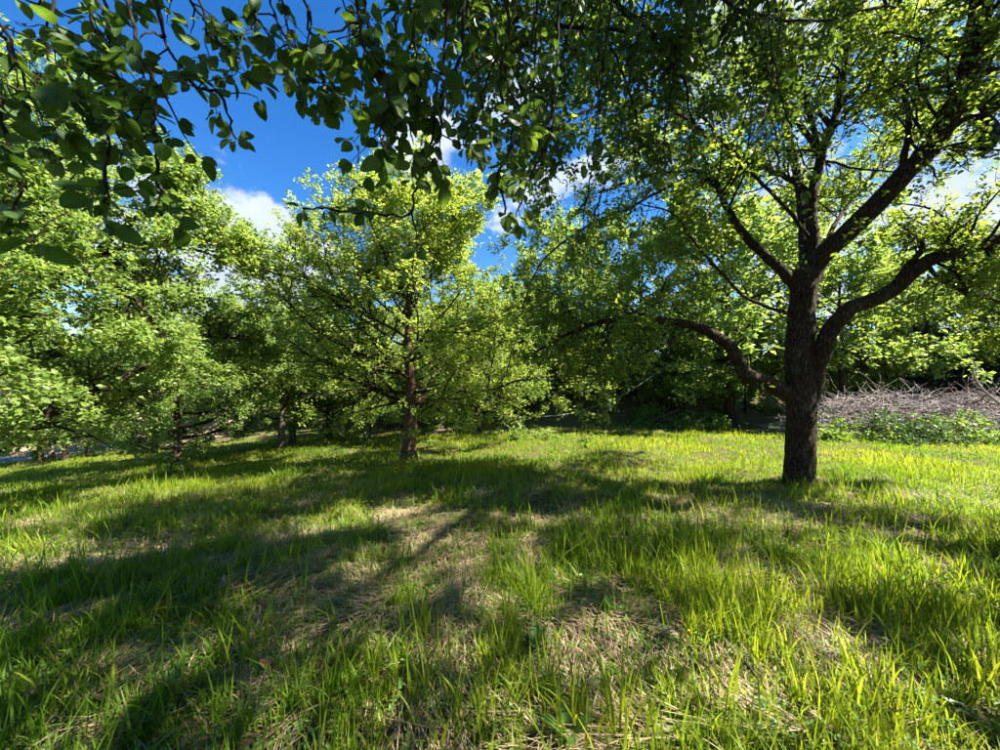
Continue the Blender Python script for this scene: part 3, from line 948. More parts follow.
# ------------------------------------------------------------------ brush pile, brambles, dead branch
rng = np.random.default_rng(61)
BP = foot(905, 430, 10.6)
root = empty('brush_pile', BP, 'long heap of pale grey dead twigs right of the big tree', 'brush pile')
n = 3000
px_ = rng.uniform(-2.6, 5.2, n)
hmax = 1.25 * np.clip(1 - ((px_ - 1.2) / 4.6) ** 4, .2, 1) * (0.85 + .35 * fbm(px_ * .9 + 4, px_ * 0 + 2, 2))
py_ = rng.normal(0.5, .55, n)
hh = hmax * np.exp(-((py_ - .5) / 1.0) ** 2) * rng.random(n) ** .55
gz = ground(BP[0] + px_, BP[1] + py_) - BP[2]
st = np.stack([px_, py_, gz + hh], -1)
d = nrm(np.stack([rng.normal(0, 1, n), rng.normal(0, .5, n), rng.normal(.02, .32, n)], -1))
tw = grow(st, d, rng.uniform(.3, 1.1, n), 4, .24, (0, 0, -.03), rng)
low = ground(BP[0] + tw[..., 0], BP[1] + tw[..., 1]) - BP[2] + .02
tw[..., 2] = np.maximum(tw[..., 2], low)
v, q = tubes(tw, rng.uniform(.005, .013, n)[:, None] * np.linspace(1, .4, 5)[None], 3)
g = Geo(); g.add(v, q)
obj('twigs', g.mesh('twigs', True), M['dead_wood'], root, kind='stuff')
for i in range(34):
    x0 = rng.uniform(-2.4, 4.6); y0 = rng.uniform(0, .7)
    z0 = float(ground(BP[0] + x0, BP[1] + y0) - BP[2]) + rng.uniform(.7, 1.1)
    p = grow(np.array([[x0, y0, z0]]), np.array([[rng.normal(), rng.normal() * .3, .25]]), np.array([rng.uniform(.8, 1.6)]), 10, .22, (0, 0, .01), rng)[0]
    obj('stick', limb_mesh('stick', p, np.linspace(rng.uniform(.014, .034), .006, 11), 6, rng, .08), M['dead_brown'] if i % 3 == 0 else M['dead_wood'], root)

DB = foot(985, 432, 10.3)
root = empty('dead_branch', DB, 'bare dead branch rising out of the right end of the brush pile', 'branch')
p = catmull([at(1012, 418, 10.3), at(1000, 404, 10.3), at(985, 392, 10.35), at(976, 380, 10.4), at(973, 370, 10.4), at(977, 366, 10.4), at(971, 359, 10.45)], 26) - DB
p[0, 2] = -.05
obj('stem', limb_mesh('stem', p, np.linspace(.042, .010, 26), 8, rng, .10), M['dead_wood'], root)
for a_, b_ in (((976, 372), (985, 372)), ((982, 386), (968, 378)), ((990, 396), (1003, 386))):
    pp = np.stack([at(*a_, 10.4) + (at(*b_, 10.5) - at(*a_, 10.4)) * t + np.array([0, 0, .02 * math.sin(t * 9)]) for t in np.linspace(0, 1, 7)]) - DB
    obj('side_twig', limb_mesh('side_twig', pp, np.linspace(.016, .005, 7), 5, rng), M['dead_wood'], root)


def bramble(px, py, d, w, h, nst, lab, seed, mat='leaf_dark', leaf=.085):
    rng = np.random.default_rng(seed)
    B = foot(px, py, d)
    root = empty('bramble_bush', B, lab, 'bush', 'low bushes in front of the brush pile')
    st = np.stack([rng.normal(0, w * .4, nst), rng.normal(0, .25, nst), np.zeros(nst)], -1)
    st[:, 2] = ground(B[0] + st[:, 0], B[1] + st[:, 1]) - B[2] - .03
    dd = np.stack([rng.normal(0, .7, nst), rng.normal(-.1, .5, nst), np.full(nst, 1.0)], -1)
    s1 = grow(st, dd, h * rng.uniform(.8, 1.9, nst), 9, .14, (0, 0, -.16), rng)
    lo = ground(B[0] + s1[..., 0], B[1] + s1[..., 1]) - B[2] + .03
    s1[:, 1:, 2] = np.maximum(s1[:, 1:, 2], lo[:, 1:])
    g = Geo(); v, q = tubes(s1, np.full((nst, 10), .005), 3); g.add(v, q)
    obj('stems', g.mesh('stems', True), M['bark_dark'], root, kind='stuff')
    g = Geo(); leafy(g, s1, 9, 3, leaf, LEAF_HEX, rng, t0=.15)
    obj('foliage', g.mesh('foliage'), M[mat], root, kind='stuff')


bramble(830, 433, 10.1, .7, .55, 60, 'low green bramble bush at the foot of the brush pile beside the big trunk', 1, 'leaf')
bramble(868, 434, 10.0, .6, .5, 55, 'low bramble bush left of the dark mound before the brush pile', 2, 'leaf')
bramble(905, 436, 9.8, .9, .85, 130, 'dark rounded bramble mound in front of the middle of the brush pile', 3, 'leaf_dark')
bramble(955, 436, 9.9, .9, .6, 90, 'low green bramble bush in front of the right part of the brush pile', 4, 'leaf')
bramble(1005, 436, 10.0, .8, .65, 70, 'low green bush at the right edge before the brush pile', 5, 'leaf')
bramble(690, 428, 13.2, .9, .5, 60, 'low pale-leaved bush at the foot of the bank left of the big trunk', 6, 'leaf')

# ------------------------------------------------------------------ sagging string with ribbons, post, logs
M['string'] = plain_mat('string', (.45, .43, .38), .8, 60)
M['ribbon'] = plain_mat('ribbon', (.80, .80, .78), .6, 30, .12, trans=.3)
M['post'] = bark_mat('weathered_post', (.10, .08, .055), (.24, .20, .14), 26, .4)
sd = 12.4
SB = foot(480, 432, sd)
root = empty('marker_string', SB, 'pale sagging string with white ribbons strung under the trees in the middle', 'string')
sp = catmull([at(476, 416, sd), at(520, 417, sd), at(560, 415, sd), at(590, 408, sd), at(612, 400, sd), at(630, 391, sd), at(645, 381, sd + .2), at(664, 368, sd + .9), at(684, 356, sd + 2.0)], 60) - SB
obj('cord', limb_mesh('cord', sp, np.full(60, .0045), 5, rng, 0), M['string'], root)


def ribbon(px, py, length, width, seed):
    p0 = at(px, py, sd) - SB
    n = 8
    vs = []
    for i in range(n):
        t = i / (n - 1)
        c = p0 + np.array([.03 * math.sin(5 * t + seed), -.02, -t * length])
        a_ = 1.2 * t + seed
        w = np.array([math.cos(a_), math.sin(a_), .1]) * width * (.6 + .5 * math.sin(3 * t))
        vs += [c - w, c + w]
    f = [[2 * i, 2 * i + 1, 2 * i + 3, 2 * i + 2] for i in range(n - 1)]
    me = make_mesh('ribbon', np.array(vs), [np.array(f)], smooth=True)
    o = obj('ribbon', me, M['ribbon'], root)
    md = o.modifiers.new('thickness', 'SOLIDIFY'); md.thickness = .004


ribbon(563, 414, .12, .035, 1.0)
ribbon(610, 399, .42, .05, 2.2)
ribbon(628, 389, .16, .06, 0.4)
ribbon(521, 417, .10, .03, 3.0)

PP = ground_at(608, 428)
PP = np.array([PP[0], PP[1] - .0, float(ground(PP[0], PP[1]))])
root = empty('short_post', PP, 'short pale wooden stake in the grass under the string', 'post')
p = np.array([[0, 0, z] for z in np.linspace(-.15, .42, 12)])
rr = np.full(12, .055); rr[-1] = .03
obj('stake', limb_mesh('stake', p, rr, 8, rng, .06), M['post'], root)


def log(pts, r0, r1, lab, mat='dead_brown', name='fallen_branch'):
    P = np.array([at(*q) for q in pts])
    B = P[0].copy()
    root = empty(name, B, lab, 'branch')
    n = 6 * len(pts)
    path = catmull(P - B, n)
    zz = ground(B[0] + path[:, 0], B[1] + path[:, 1]) - B[2]
    path[:, 2] = np.maximum(path[:, 2], zz + r0 * .6)
    path[0, 2] = zz[0] + r0 * .5; path[-1, 2] = max(zz[-1] + r1, path[-1, 2])
    obj('stem', limb_mesh('stem', path, np.linspace(r0, r1, n), 7, rng, .09), M[mat], root)
    i = n // 2
    tw_ = grow(path[[i, n - 4]], np.array([[.4, -.2, .8], [-.3, -.3, .7]]), np.array([.5, .35]), 5, .2, (0, 0, 0), rng)
    for t in tw_:
        obj('side_twig', limb_mesh('side_twig', t, np.linspace(r1 * .7, .006, 6), 5, rng), M[mat], root)


log([(368, 433, 13.4), (395, 430, 13.6), (418, 427, 13.9)], .06, .03, 'pale fallen branch lying on the grass left behind the middle trunk')
log([(434, 431, 13.0), (452, 430, 13.1), (470, 429, 13.2)], .05, .03, 'pale fallen branch on the grass right behind the middle trunk')
log([(640, 424, 13.9), (665, 415, 14.5), (690, 404, 15.2)], .05, .02, 'thin fallen branch leaning up the bank left of the big trunk')
log([(85, 441, 16.0), (120, 438, 16.2), (165, 436, 16.4)], .045, .02, 'long pale fallen branch on the bank at far left')

# ------------------------------------------------------------------ small things caught in the big tree
M['navy'] = plain_mat('navy_cloth', (.015, .02, .06), .8, 12, .4)
H0 = at(986, 112, 4.25)
root = empty('hanging_cloth', H0, 'dark navy cloth bag hanging from a branch at the right edge', 'bag')
zs = np.linspace(0, -.48, 16)
t = np.linspace(0, 1, 16)
path = np.stack([.03 * np.sin(t * 4), .02 * np.cos(t * 5), zs], -1)
rad = .012 + .07 * np.sin(np.pi * np.clip(.03 + t * .82, 0, 1)) ** .8
obj('cloth', limb_mesh('cloth', path, rad, 14, rng, .14), M['navy'], root)
tt = np.stack([np.array([.0, 0, .28]) * (1 - k) for k in np.linspace(0, 1, 6)])
obj('cord', limb_mesh('cord', tt, np.full(6, .006), 5, rng, 0), M['bark_dark'], root)

M['apple'] = plain_mat('withered_apple', (.30, .07, .03), .55, 25, .5)
A0 = at(862, 240, 4.75)
root = empty('withered_apple', A0, 'small withered brown-red apple hanging between the right limbs', 'apple')
t = np.linspace(0, 1, 12)
path = np.stack([0 * t, 0 * t, -.085 * t], -1)
rad = .042 * np.sqrt(np.clip(1 - (2 * t - 1) ** 2, .02, 1)) * (1 - .12 * t)
obj('fruit', limb_mesh('fruit', path, rad, 14, rng, .05), M['apple'], root)
stem = np.stack([np.array([.01 * k, 0, .10 * k]) for k in np.linspace(-.1, 1, 6)])
obj('stem', limb_mesh('stem', stem, np.full(6, .003), 5, rng, 0), M['bark_dark'], root)

# ------------------------------------------------------------------ the tree the viewer stands under
rng = np.random.default_rng(71)
TO = np.array([1.3, -2.4, float(ground(1.3, -2.4))])
OT = empty('apple_tree', TO, 'apple tree overhead whose leafy branches hang in from the top of the photo', 'tree')
OP = lambda pts, n: catmull([np.array(p, float) for p in pts], n) - TO
tp = OP([(1.3, -2.4, -.2), (1.28, -2.4, .6), (1.2, -2.35, 1.4), (1.15, -2.3, 2.1)], 26)
obj('trunk', limb_mesh('trunk', tp, .21 - .03 * np.linspace(0, 1, 26) + .07 * np.exp(-np.linspace(0, 1, 26) / .07), 20, rng), M['bark'], OT)
CARR = [
    ([(1.2, -2.3, 1.9), (.4, -1.3, 2.8), (-.5, -.2, 3.15), (-1.1, .7, 3.15), (-1.6, 1.25, 3.1)], .10, .03),
    ([(1.18, -2.3, 2.0), (.8, -1.2, 2.9), (.3, .1, 3.3), (.0, 1.0, 3.3), (-.1, 1.6, 3.45)], .10, .03),
    ([(1.18, -2.3, 2.0), (1.5, -1.2, 3.0), (1.6, .2, 3.6), (1.5, 1.5, 4.1), (1.4, 2.6, 4.7)], .035, .010),
    ([(1.2, -2.3, 1.8), (2.2, -1.9, 2.7), (3.2, -1.2, 3.2), (4.0, -.5, 3.4)], .10, .03),
    ([(1.2, -2.3, 2.0), (1.6, -2.4, 3.2), (2.1, -2.3, 4.4), (2.4, -2.0, 5.4)], .10, .03),
    ([(1.2, -2.3, 2.0), (.3, -2.8, 3.0), (-.7, -3.2, 3.6), (-1.8, -3.4, 3.8)], .10, .03),
    ([(1.2, -2.3, 1.9), (1.6, -3.4, 2.8), (1.9, -4.4, 3.3), (2.2, -5.2, 3.4)], .10, .03),
    ([(1.2, -2.3, 2.0), (2.2, -1.2, 3.1), (2.9, .2, 3.9), (3.3, 1.4, 4.6), (3.4, 2.4, 5.2)], .035, .010),
    ([(1.2, -2.3, 2.0), (1.9, -1.0, 3.8), (2.3, .4, 4.9), (2.4, 1.5, 5.5), (2.3, 2.4, 6.0)], .035, .010),
    ([(1.18, -2.3, 2.0), (1.1, -.8, 3.6), (.9, .6, 4.4), (.7, 1.8, 5.0), (.5, 2.6, 5.5)], .035, .010),
    ([(1.2, -2.3, 1.8), (2.6, -1.6, 3.0), (3.9, -.6, 4.0), (4.8, .5, 4.7), (5.3, 1.4, 5.2)], .035, .010),
    ([(1.18, -2.3, 2.1), (.8, -1.7, 3.6), (.6, -.9, 4.7), (.5, -.2, 5.5)], .09, .03),
]


def above_view(P, m=0.12):
    """part of the crown that stays above the sight lines (world space)"""
    W = P + TO
    dz = W[..., 2] - CAM_Z
    inside = (W[..., 1] > 0.05) & (dz < (1.06 * W[..., 1] + m)) & (np.abs(W[..., 0]) < 1.6 * W[..., 1] + .3)
    low = (W[..., 2] < 2.1)
    return ~(inside | low)


g_tw, g_lf = Geo(), Geo()
carriers = []
for i, (pp, r0, r1) in enumerate(CARR):
    n = 28
    path = OP(pp, n); rad = r0 + (r1 - r0) * np.linspace(0, 1, n) ** .8
    carriers.append(obj('branch', limb_mesh('branch', path, rad, 12, rng, .05), M['bark'], OT))
    s1, q1 = spawn(path[None], np.minimum(rad, .035)[None], 19, .25, 1, 55, 14, .42, 6, .17, (0, 0, .06), rng, rmul=.45, lmin=.4)
    s2, q2 = spawn(s1, q1, 8, .15, 1, 48, 16, .5, 4, .2, (0, 0, .05), rng, lmin=.2)
    k1 = above_view(s1).all(1); k2 = above_view(s2).all(1)
    s1, q1, s2, q2 = s1[k1], q1[k1], s2[k2], q2[k2]
    for a_, b_, sdn in ((s1, q1, 5), (s2, q2, 3)):
        v, q = tubes(a_, b_, sdn); g_tw.add(v, q)
    leafy(g_lf, s2, 4, 3, .088, LEAF_RH, rng, keep=above_view)
    leafy(g_lf, s1, 4, 3, .085, LEAF_RH, rng, t0=.4, keep=above_view)
obj('twigs', g_tw.mesh('twigs', True), M['bark_dark'], OT, kind='stuff')

# near leaf: a finely toothed oval with folded midrib, curled tip and a stalk
def near_leaf(curl, fold, wid, seed):
    rng = np.random.default_rng(seed)
    s_ = np.array([0, .08, .22, .38, .55, .72, .86, .95, 1.0])
    w_ = np.array([0.03, .19, .325, .385, .38, .325, .23, .12, .02]) * wid
    vs = []; quads = []
    for i, (a_, w) in enumerate(zip(s_, w_)):
        zc = -curl * a_ ** 2
        jag = rng.uniform(-.008, .008, 2)
        vs += [[-w + jag[0], a_, zc + fold * w + rng.normal(0, .012)], [-w * .5, a_, zc + fold * w * .35], [0, a_, zc], [w * .5, a_, zc + fold * w * .35], [w + jag[1], a_, zc + fold * w + rng.normal(0, .012)]]
    for i in range(len(s_) - 1):
        for j in range(4):
            b = i * 5 + j
            quads.append([b, b + 1, b + 6, b + 5])
    v = np.array(vs); v[:, 1] += .28
    # stalk
    k = len(v)
    st = np.array([[-.014, 0, .03], [.014, 0, .03], [0, 0, .055], [-.012, .30, 0], [.012, .30, 0], [0, .30, .02]])
    v = np.vstack([v, st])
    quads += [[k, k + 1, k + 4, k + 3], [k + 1, k + 2, k + 5, k + 4], [k + 2, k, k + 3, k + 5]]
    me = make_mesh('leaf', v, [np.array(quads)], smooth=True)
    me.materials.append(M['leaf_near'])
    return me


_s = np.array([0, .18, .45, .75, 1.0]); _w = np.array([.03, .28, .37, .27, .02])
LEAF_MID = (np.vstack([[[-w, .28 + a, .3 * w - .2 * a * a], [0, .28 + a, -.2 * a * a], [w, .28 + a, .3 * w - .2 * a * a]] for a, w in zip(_s, _w)]
                      + [[[-.012, 0, .03], [.012, 0, .03], [.012, .30, 0], [-.012, .30, 0]]]),
            [[3 * i + j, 3 * i + j + 1, 3 * i + j + 4, 3 * i + j + 3] for i in range(4) for j in range(2)] + [[15, 16, 17, 18]], [])
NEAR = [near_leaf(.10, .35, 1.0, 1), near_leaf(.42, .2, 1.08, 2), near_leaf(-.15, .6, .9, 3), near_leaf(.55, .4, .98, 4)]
near_list = []        # (distance, part index, matrix)


def near_spray(px_path, r0, r1, twig_name, car, leaf_px=None, density=1.0, side=3, lsize=.062, seed=0, tlen=.22):
    """a hanging shoot: the stem is one part, leaves are its sub-parts"""
    rng = np.random.default_rng(seed)
    P = np.array([at(*p) for p in px_path]) - TO
    n = 6 * len(P)
    path = catmull(P, n)
    w = np.cumsum(rng.standard_normal((n, 3)) * .005, axis=0); path = path + w - w[0]
    rad = np.linspace(r0, r1, n) * .85
    # spur bumps
    rad = rad * (1 + .6 * (rng.random(n) > .75))
    v, q, t_ = bark_trunk(path, rad, 7, rng, .10)
    g = Geo(); g.add(v, q, t_)
    L = np.linalg.norm(np.diff(path, axis=0), axis=1).sum()
    lines = [path]
    if side:
        sp_, sr_ = spawn(path[None], np.maximum(rad, .002)[None], side, .25, .97, 50, 15, .3, 6, .2, (0, 0, -.07), rng, rmul=.6, lmin=.08, plen=np.array([tlen / .3]), taper=.5)
        v, q = tubes(sp_, sr_, 5); g.add(v, q)
        lines += list(sp_)
    part = obj('branch', g.mesh('branch', True), M['bark_dark'], OT)
    for li, ln in enumerate(lines):
        ll = np.linalg.norm(np.diff(ln, axis=0), axis=1).sum()
        nc = max(1, int(round(ll / .075 * density * (0.55 if li == 0 else 1.0))))
        for c in range(nc):
            tt = rng.uniform(.3 if li == 0 else .2, 1.0) if c else 1.0
            f_ = tt * (len(ln) - 1); i0 = min(int(f_), len(ln) - 2)
            p = ln[i0] + (ln[i0 + 1] - ln[i0]) * (f_ - i0)
            tan = ln[i0 + 1] - ln[i0]; tan = tan / (np.linalg.norm(tan) + 1e-9)
            for k in range(rng.integers(3, 6)):
                D = rng.standard_normal(3) * np.array([1, 1, .7]) + tan * .6 + np.array([0, 0, -.45])
                D /= np.linalg.norm(D)
                N = rng.standard_normal(3) * .6 + np.array([.15, -.6, .5])
                N = N - D * N.dot(D); N /= np.linalg.norm(N)
                X = np.cross(D, N)
                sz = lsize * rng.uniform(.6, 1.2)
                mt = Matrix(((X[0] * sz, D[0] * sz, N[0] * sz, p[0]), (X[1] * sz, D[1] * sz, N[1] * sz, p[1]), (X[2] * sz, D[2] * sz, N[2] * sz, p[2]), (0, 0, 0, 1)))
                wpos = p + D * sz * .7 + TO
                sx = 500 + wpos[0] / max(wpos[1], .2) * F; sy = 375 - (wpos[2] - CAM_Z) / max(wpos[1], .2) * F
                vis = -20 < sx < 1020 and -20 < sy < 760
                near_list.append((wpos[1] / sz if vis else 1e6, part, mt, p, D, N, sz))


SPR = [
    # hanging shoots, given where they are seen and how far away
    ([(140, -70, 1.15), (132, 0, 1.12), (146, 60, 1.1), (155, 110, 1.1), (158, 165, 1.1), (166, 200, 1.1)], .007, .003, 6, 1.0),
    ([(40, -70, 1.1), (52, 0, 1.1), (70, 75, 1.1), (92, 116, 1.1), (86, 165, 1.1), (82, 222, 1.1)], .006, .003, 5, .9),
    ([(150, -60, 1.2), (158, 25, 1.2), (172, 62, 1.2), (190, 92, 1.2), (216, 106, 1.2), (238, 150, 1.22)], .007, .003, 5, .9),
    ([(190, -60, 1.3), (202, 25, 1.3), (216, 50, 1.3), (240, 68, 1.3), (233, 94, 1.3)], .005, .0025, 3, .7),
    ([(-30, -60, 1.0), (-5, 20, 1.0), (20, 60, 1.0), (60, 85, 1.0)], .006, .003, 6, 1.1),
    ([(-60, 10, 1.0), (-20, 60, 1.0), (10, 120, 1.0), (30, 190, 1.0), (20, 230, 1.0)], .006, .003, 6, 1.1),
    ([(90, -70, 1.3), (100, -10, 1.3), (112, 40, 1.3), (118, 80, 1.3)], .006, .003, 5, 1.0),
    ([(20, -70, 1.3), (30, -10, 1.3), (42, 30, 1.3), (45, 60, 1.3)], .006, .003, 5, 1.0),
    ([(235, -60, 1.2), (240, -10, 1.2), (252, 18, 1.2), (270, 40, 1.2)], .005, .003, 4, 1.0),
    ([(300, -60, 1.25), (305, -10, 1.25), (318, 30, 1.25), (330, 75, 1.25), (340, 100, 1.25)], .006, .003, 5, 1.1),
    ([(360, -60, 1.3), (365, -5, 1.3), (372, 40, 1.3), (385, 85, 1.3), (388, 115, 1.3)], .006, .003, 5, 1.1),
    ([(445, -70, 1.3), (442, 0, 1.3), (440, 60, 1.3), (438, 120, 1.3), (432, 165, 1.3), (424, 200, 1.3), (385, 199, 1.3), (352, 194, 1.3), (326, 195, 1.3)], .006, .0035, 4, .8),
    ([(520, -70, 1.45), (505, 10, 1.45), (482, 60, 1.45), (462, 105, 1.45), (450, 140, 1.45)], .006, .003, 5, 1.0),
    ([(420, -70, 1.5), (430, -10, 1.5), (415, 20, 1.5), (400, 55, 1.5)], .005, .003, 5, 1.1),
    ([(570, -70, 1.6), (556, 10, 1.6), (552, 90, 1.6), (543, 140, 1.6), (522, 190, 1.6), (506, 235, 1.6)], .006, .003, 6, 1.0),
    ([(480, -70, 1.55), (490, -10, 1.55), (500, 50, 1.55), (512, 110, 1.55), (505, 165, 1.55)], .006, .003, 5, .9),
    ([(345, -70, 1.1), (350, -10, 1.1), (362, 40, 1.1), (378, 80, 1.1), (372, 120, 1.12), (380, 150, 1.12)], .006, .003, 6, 1.0),
    ([(470, -70, 1.3), (468, 0, 1.3), (462, 50, 1.3), (448, 90, 1.3), (452, 130, 1.3), (440, 165, 1.3)], .006, .003, 7, 1.1),
    ([(410, -70, 1.35), (404, -10, 1.35), (398, 40, 1.35), (402, 90, 1.35), (392, 130, 1.35)], .006, .003, 7, 1.1),
    ([(500, -60, 1.4), (506, 20, 1.4), (498, 80, 1.4), (505, 140, 1.4), (492, 190, 1.4), (498, 225, 1.4)], .006, .003, 7, 1.0),
    ([(255, -60, 1.3), (262, 0, 1.3), (275, 30, 1.3), (300, 60, 1.3), (310, 95, 1.3)], .005, .003, 5, 1.0),
    ([(70, -70, 1.2), (80, -20, 1.2), (95, 20, 1.2), (100, 60, 1.2), (120, 100, 1.2), (135, 150, 1.2)], .006, .003, 6, 1.1),
    ([(-50, -40, 1.25), (-20, 10, 1.25), (5, 40, 1.25), (30, 100, 1.25), (60, 130, 1.25)], .006, .003, 6, 1.1),
    ([(180, -70, 1.35), (185, -20, 1.35), (200, 10, 1.35), (225, 30, 1.35)], .005, .003, 5, 1.1),
    ([(330, -70, 1.45), (335, -20, 1.45), (350, 20, 1.45), (345, 60, 1.45)], .005, .003, 6, 1.1),
    ([(275, -70, 1.4), (280, -25, 1.4), (290, 5, 1.4), (300, 30, 1.4)], .005, .003, 5, 1.1),
    ([(395, -70, 1.2), (400, -20, 1.2), (410, 30, 1.2), (420, 70, 1.2), (425, 110, 1.2)], .005, .003, 6, 1.1),
    ([(460, -70, 1.7), (465, -10, 1.7), (470, 40, 1.7), (480, 100, 1.7), (478, 140, 1.7)], .005, .003, 6, 1.0),
    ([(540, -70, 1.8), (535, -10, 1.8), (530, 50, 1.8), (525, 110, 1.8)], .005, .003, 6, 1.0),
    ([(620, -70, 1.9), (610, 20, 1.9), (596, 100, 1.9), (590, 180, 1.9), (580, 240, 1.9)], .007, .003, 6, .7),
]
for i, (pp, r0, r1, sdn, dens) in enumerate(SPR):
    near_spray(pp, r0, r1, 'branch', None, density=dens * .85, side=sdn + 1, seed=200 + i, lsize=.054)
# thinner hanging shoots further out, right of the middle
rg = np.random.default_rng(88)
for i in range(9):
    x = 545 + 30 * i + rg.uniform(-16, 16); d = rg.uniform(1.9, 2.9)
    y1 = rg.uniform(90, 235)
    sw = rg.uniform(-70, 45)
    near_spray([(x + 12, -80, d), (x + 5, -10, d), (x + sw * .2, y1 * .35, d), (x + sw * .55, y1 * .7, d), (x + sw, y1, d)], .006, .0025, 'branch', None,
               density=.30, side=5, seed=300 + i, lsize=.055, tlen=.30)
# leafy limbs that pass through the top of the view
g_in = Geo()
for pp, r0, r1 in (
        ([(430, -90, 1.9), (480, -30, 2.1), (540, 10, 2.3), (610, 25, 2.5), (690, 20, 2.7)], .022, .006),
        ([(560, -120, 2.1), (600, -40, 2.3), (650, 30, 2.5), (690, 80, 2.6), (700, 130, 2.6)], .020, .006),
        ([(640, -130, 2.5), (690, -40, 2.7), (750, 10, 2.9), (820, 30, 3.1), (890, 20, 3.2)], .022, .006),
        ([(480, -120, 2.3), (500, -20, 2.4), (520, 60, 2.5), (560, 120, 2.55), (580, 170, 2.6)], .020, .005),
        ([(380, -120, 2.0), (400, -40, 2.0), (440, 10, 2.1), (480, 60, 2.2), (520, 130, 2.3)], .018, .005),
        ([(700, -120, 2.9), (730, -30, 3.0), (770, 50, 3.0), (790, 110, 3.0)], .018, .005),
        ([(560, -90, 2.8), (600, 10, 2.9), (640, 90, 3.0), (650, 160, 3.0)], .018, .005)):
    P = np.array([at(*p) for p in pp]) - TO
    n = 26
    path = catmull(P, n); w = np.cumsum(rng.standard_normal((n, 3)) * .012, axis=0); path = path + w - w[0]
    rad = np.linspace(r0, r1, n)
    obj('branch', limb_mesh('branch', path, rad, 8, rng, .08), M['bark_dark'], OT)
    L = np.linalg.norm(np.diff(path, axis=0), axis=1).sum()
    s1, q1 = spawn(path[None], np.minimum(rad, .012)[None], int(10 * L + 6), .1, 1, 62, 20, .5, 7, .26, (0, 0, -.05), rng, rmul=.5, rmin=.0022, lmin=.25, plen=np.array([1.2]))
    s2, q2 = spawn(s1, q1, 5, .1, 1, 52, 20, .5, 5, .28, (0, 0, -.06), rng, rmin=.0018, lmin=.10)
    for a_, b_, sdn in ((s1, q1, 5), (s2, q2, 4)):
        v, q = tubes(a_, b_, sdn); g_in.add(v, q)
    leafy(g_lf, s2, 3, 3, .056, LEAF_HEX, rng, droop=.3)
    leafy(g_lf, s1, 3, 3, .056, LEAF_HEX, rng, t0=.3, droop=.3)
obj('hanging_twigs', g_in.mesh('hanging_twigs', True), M['bark_dark'], OT, kind='stuff')
near_list.sort(key=lambda r: r[0])
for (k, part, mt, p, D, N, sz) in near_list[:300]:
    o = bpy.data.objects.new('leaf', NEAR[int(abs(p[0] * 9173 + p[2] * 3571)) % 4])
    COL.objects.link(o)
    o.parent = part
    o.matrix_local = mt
rest = near_list[300:]
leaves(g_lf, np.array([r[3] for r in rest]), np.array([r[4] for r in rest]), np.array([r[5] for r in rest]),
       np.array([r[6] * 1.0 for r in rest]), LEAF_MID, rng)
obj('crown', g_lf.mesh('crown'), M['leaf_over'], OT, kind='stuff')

# ------------------------------------------------------------------ grass, dry thatch, ground weeds
rng = np.random.default_rng(101)


def scatter(n, y0, y1, rng, power=1.0, side=1.55, pad=1.2):
    u_ = rng.random(n)
    y = np.sqrt(y0 * y0 + (y1 * y1 - y0 * y0) * u_) if power == 1.0 else y0 + (y1 - y0) * u_ ** power
    x = (rng.random(n) * 2 - 1) * (side * y + pad)
    return x, y


def dryness(x, y):
    """1 where the turf is thin and straw lies bare"""
    a_ = fbm(x * 0.9 + 11, y * 0.9 + 4, 4)
    near = 1 - sstep(2.2, 6.5, y) + .75 * (1 - sstep(-.8, .8, x)) * (1 - sstep(2.0, 4.5, y))
    fine = fbm(x * 3.4 + 2, y * 3.4 + 31, 3)
    return sstep(.53, .67, .55 * a_ + .45 * fine + .056 * near - .02 - .10 * sstep(3.5, 7, y))


def lawn_edge(x):
    """where the lawn stops at the back"""
    e = np.where(x > 0, 13.4 + .12 * np.clip(x, 0, 14), 16.5)
    e = np.where(x > 6.0, np.minimum(e, 13.0 - .28 * (np.clip(x, 6, 14) - 6) * 1.15), e)
    return e + .4 * np.sin(x * 1.9)


def blades(geo, x, y, h, w, bend, segs, rng, tint, flat=0.0, lift=0.0, az=None):
    n = len(x)
    z = ground(x, y) + lift
    P = np.stack([x, y, z], -1)
    if az is None:
        az = rng.uniform(0, 2 * np.pi, n)
    lean = np.stack([np.cos(az), np.sin(az), np.zeros(n)], -1)
    wa = az + rng.normal(np.pi / 2, .6, n)
    side = np.stack([np.cos(wa), np.sin(wa), np.zeros(n)], -1)
    ts = np.linspace(0, 1, segs + 1)
    el = 1 - flat
    lat = rng.standard_normal((n, 3)) * np.array([1, 1, 0]) * .06
    vs = []
    for t in ts:
        c = P + np.array([0, 0, 1.0]) * (h * (t - .42 * np.minimum(bend, 1.6) * t * t) * el)[:, None] + lean * (h * (bend * t * t * .75 + .12 * t + flat * t))[:, None] + lat * (h * t * t)[:, None]
        ww = (w * (1 - t ** 1.6 * .98) * (.75 + .5 * min(t * 2, 1)))[:, None] * side * .5
        if t < 1:
            vs.append(c - ww); vs.append(c + ww)
        else:
            vs.append(c)
    k = len(vs)
    v = np.stack(vs, 1).reshape(-1, 3)
    off = (np.arange(n) * k)[:, None]
    quads = []
    for s_ in range(segs - 1):
        quads.append(np.array([[2 * s_, 2 * s_ + 1, 2 * s_ + 3, 2 * s_ + 2]]) + off)
    tri = np.array([[2 * (segs - 1), 2 * (segs - 1) + 1, k - 1]]) + off
    geo.add(v, np.concatenate(quads) if quads else None, tri, np.repeat(tint, k))


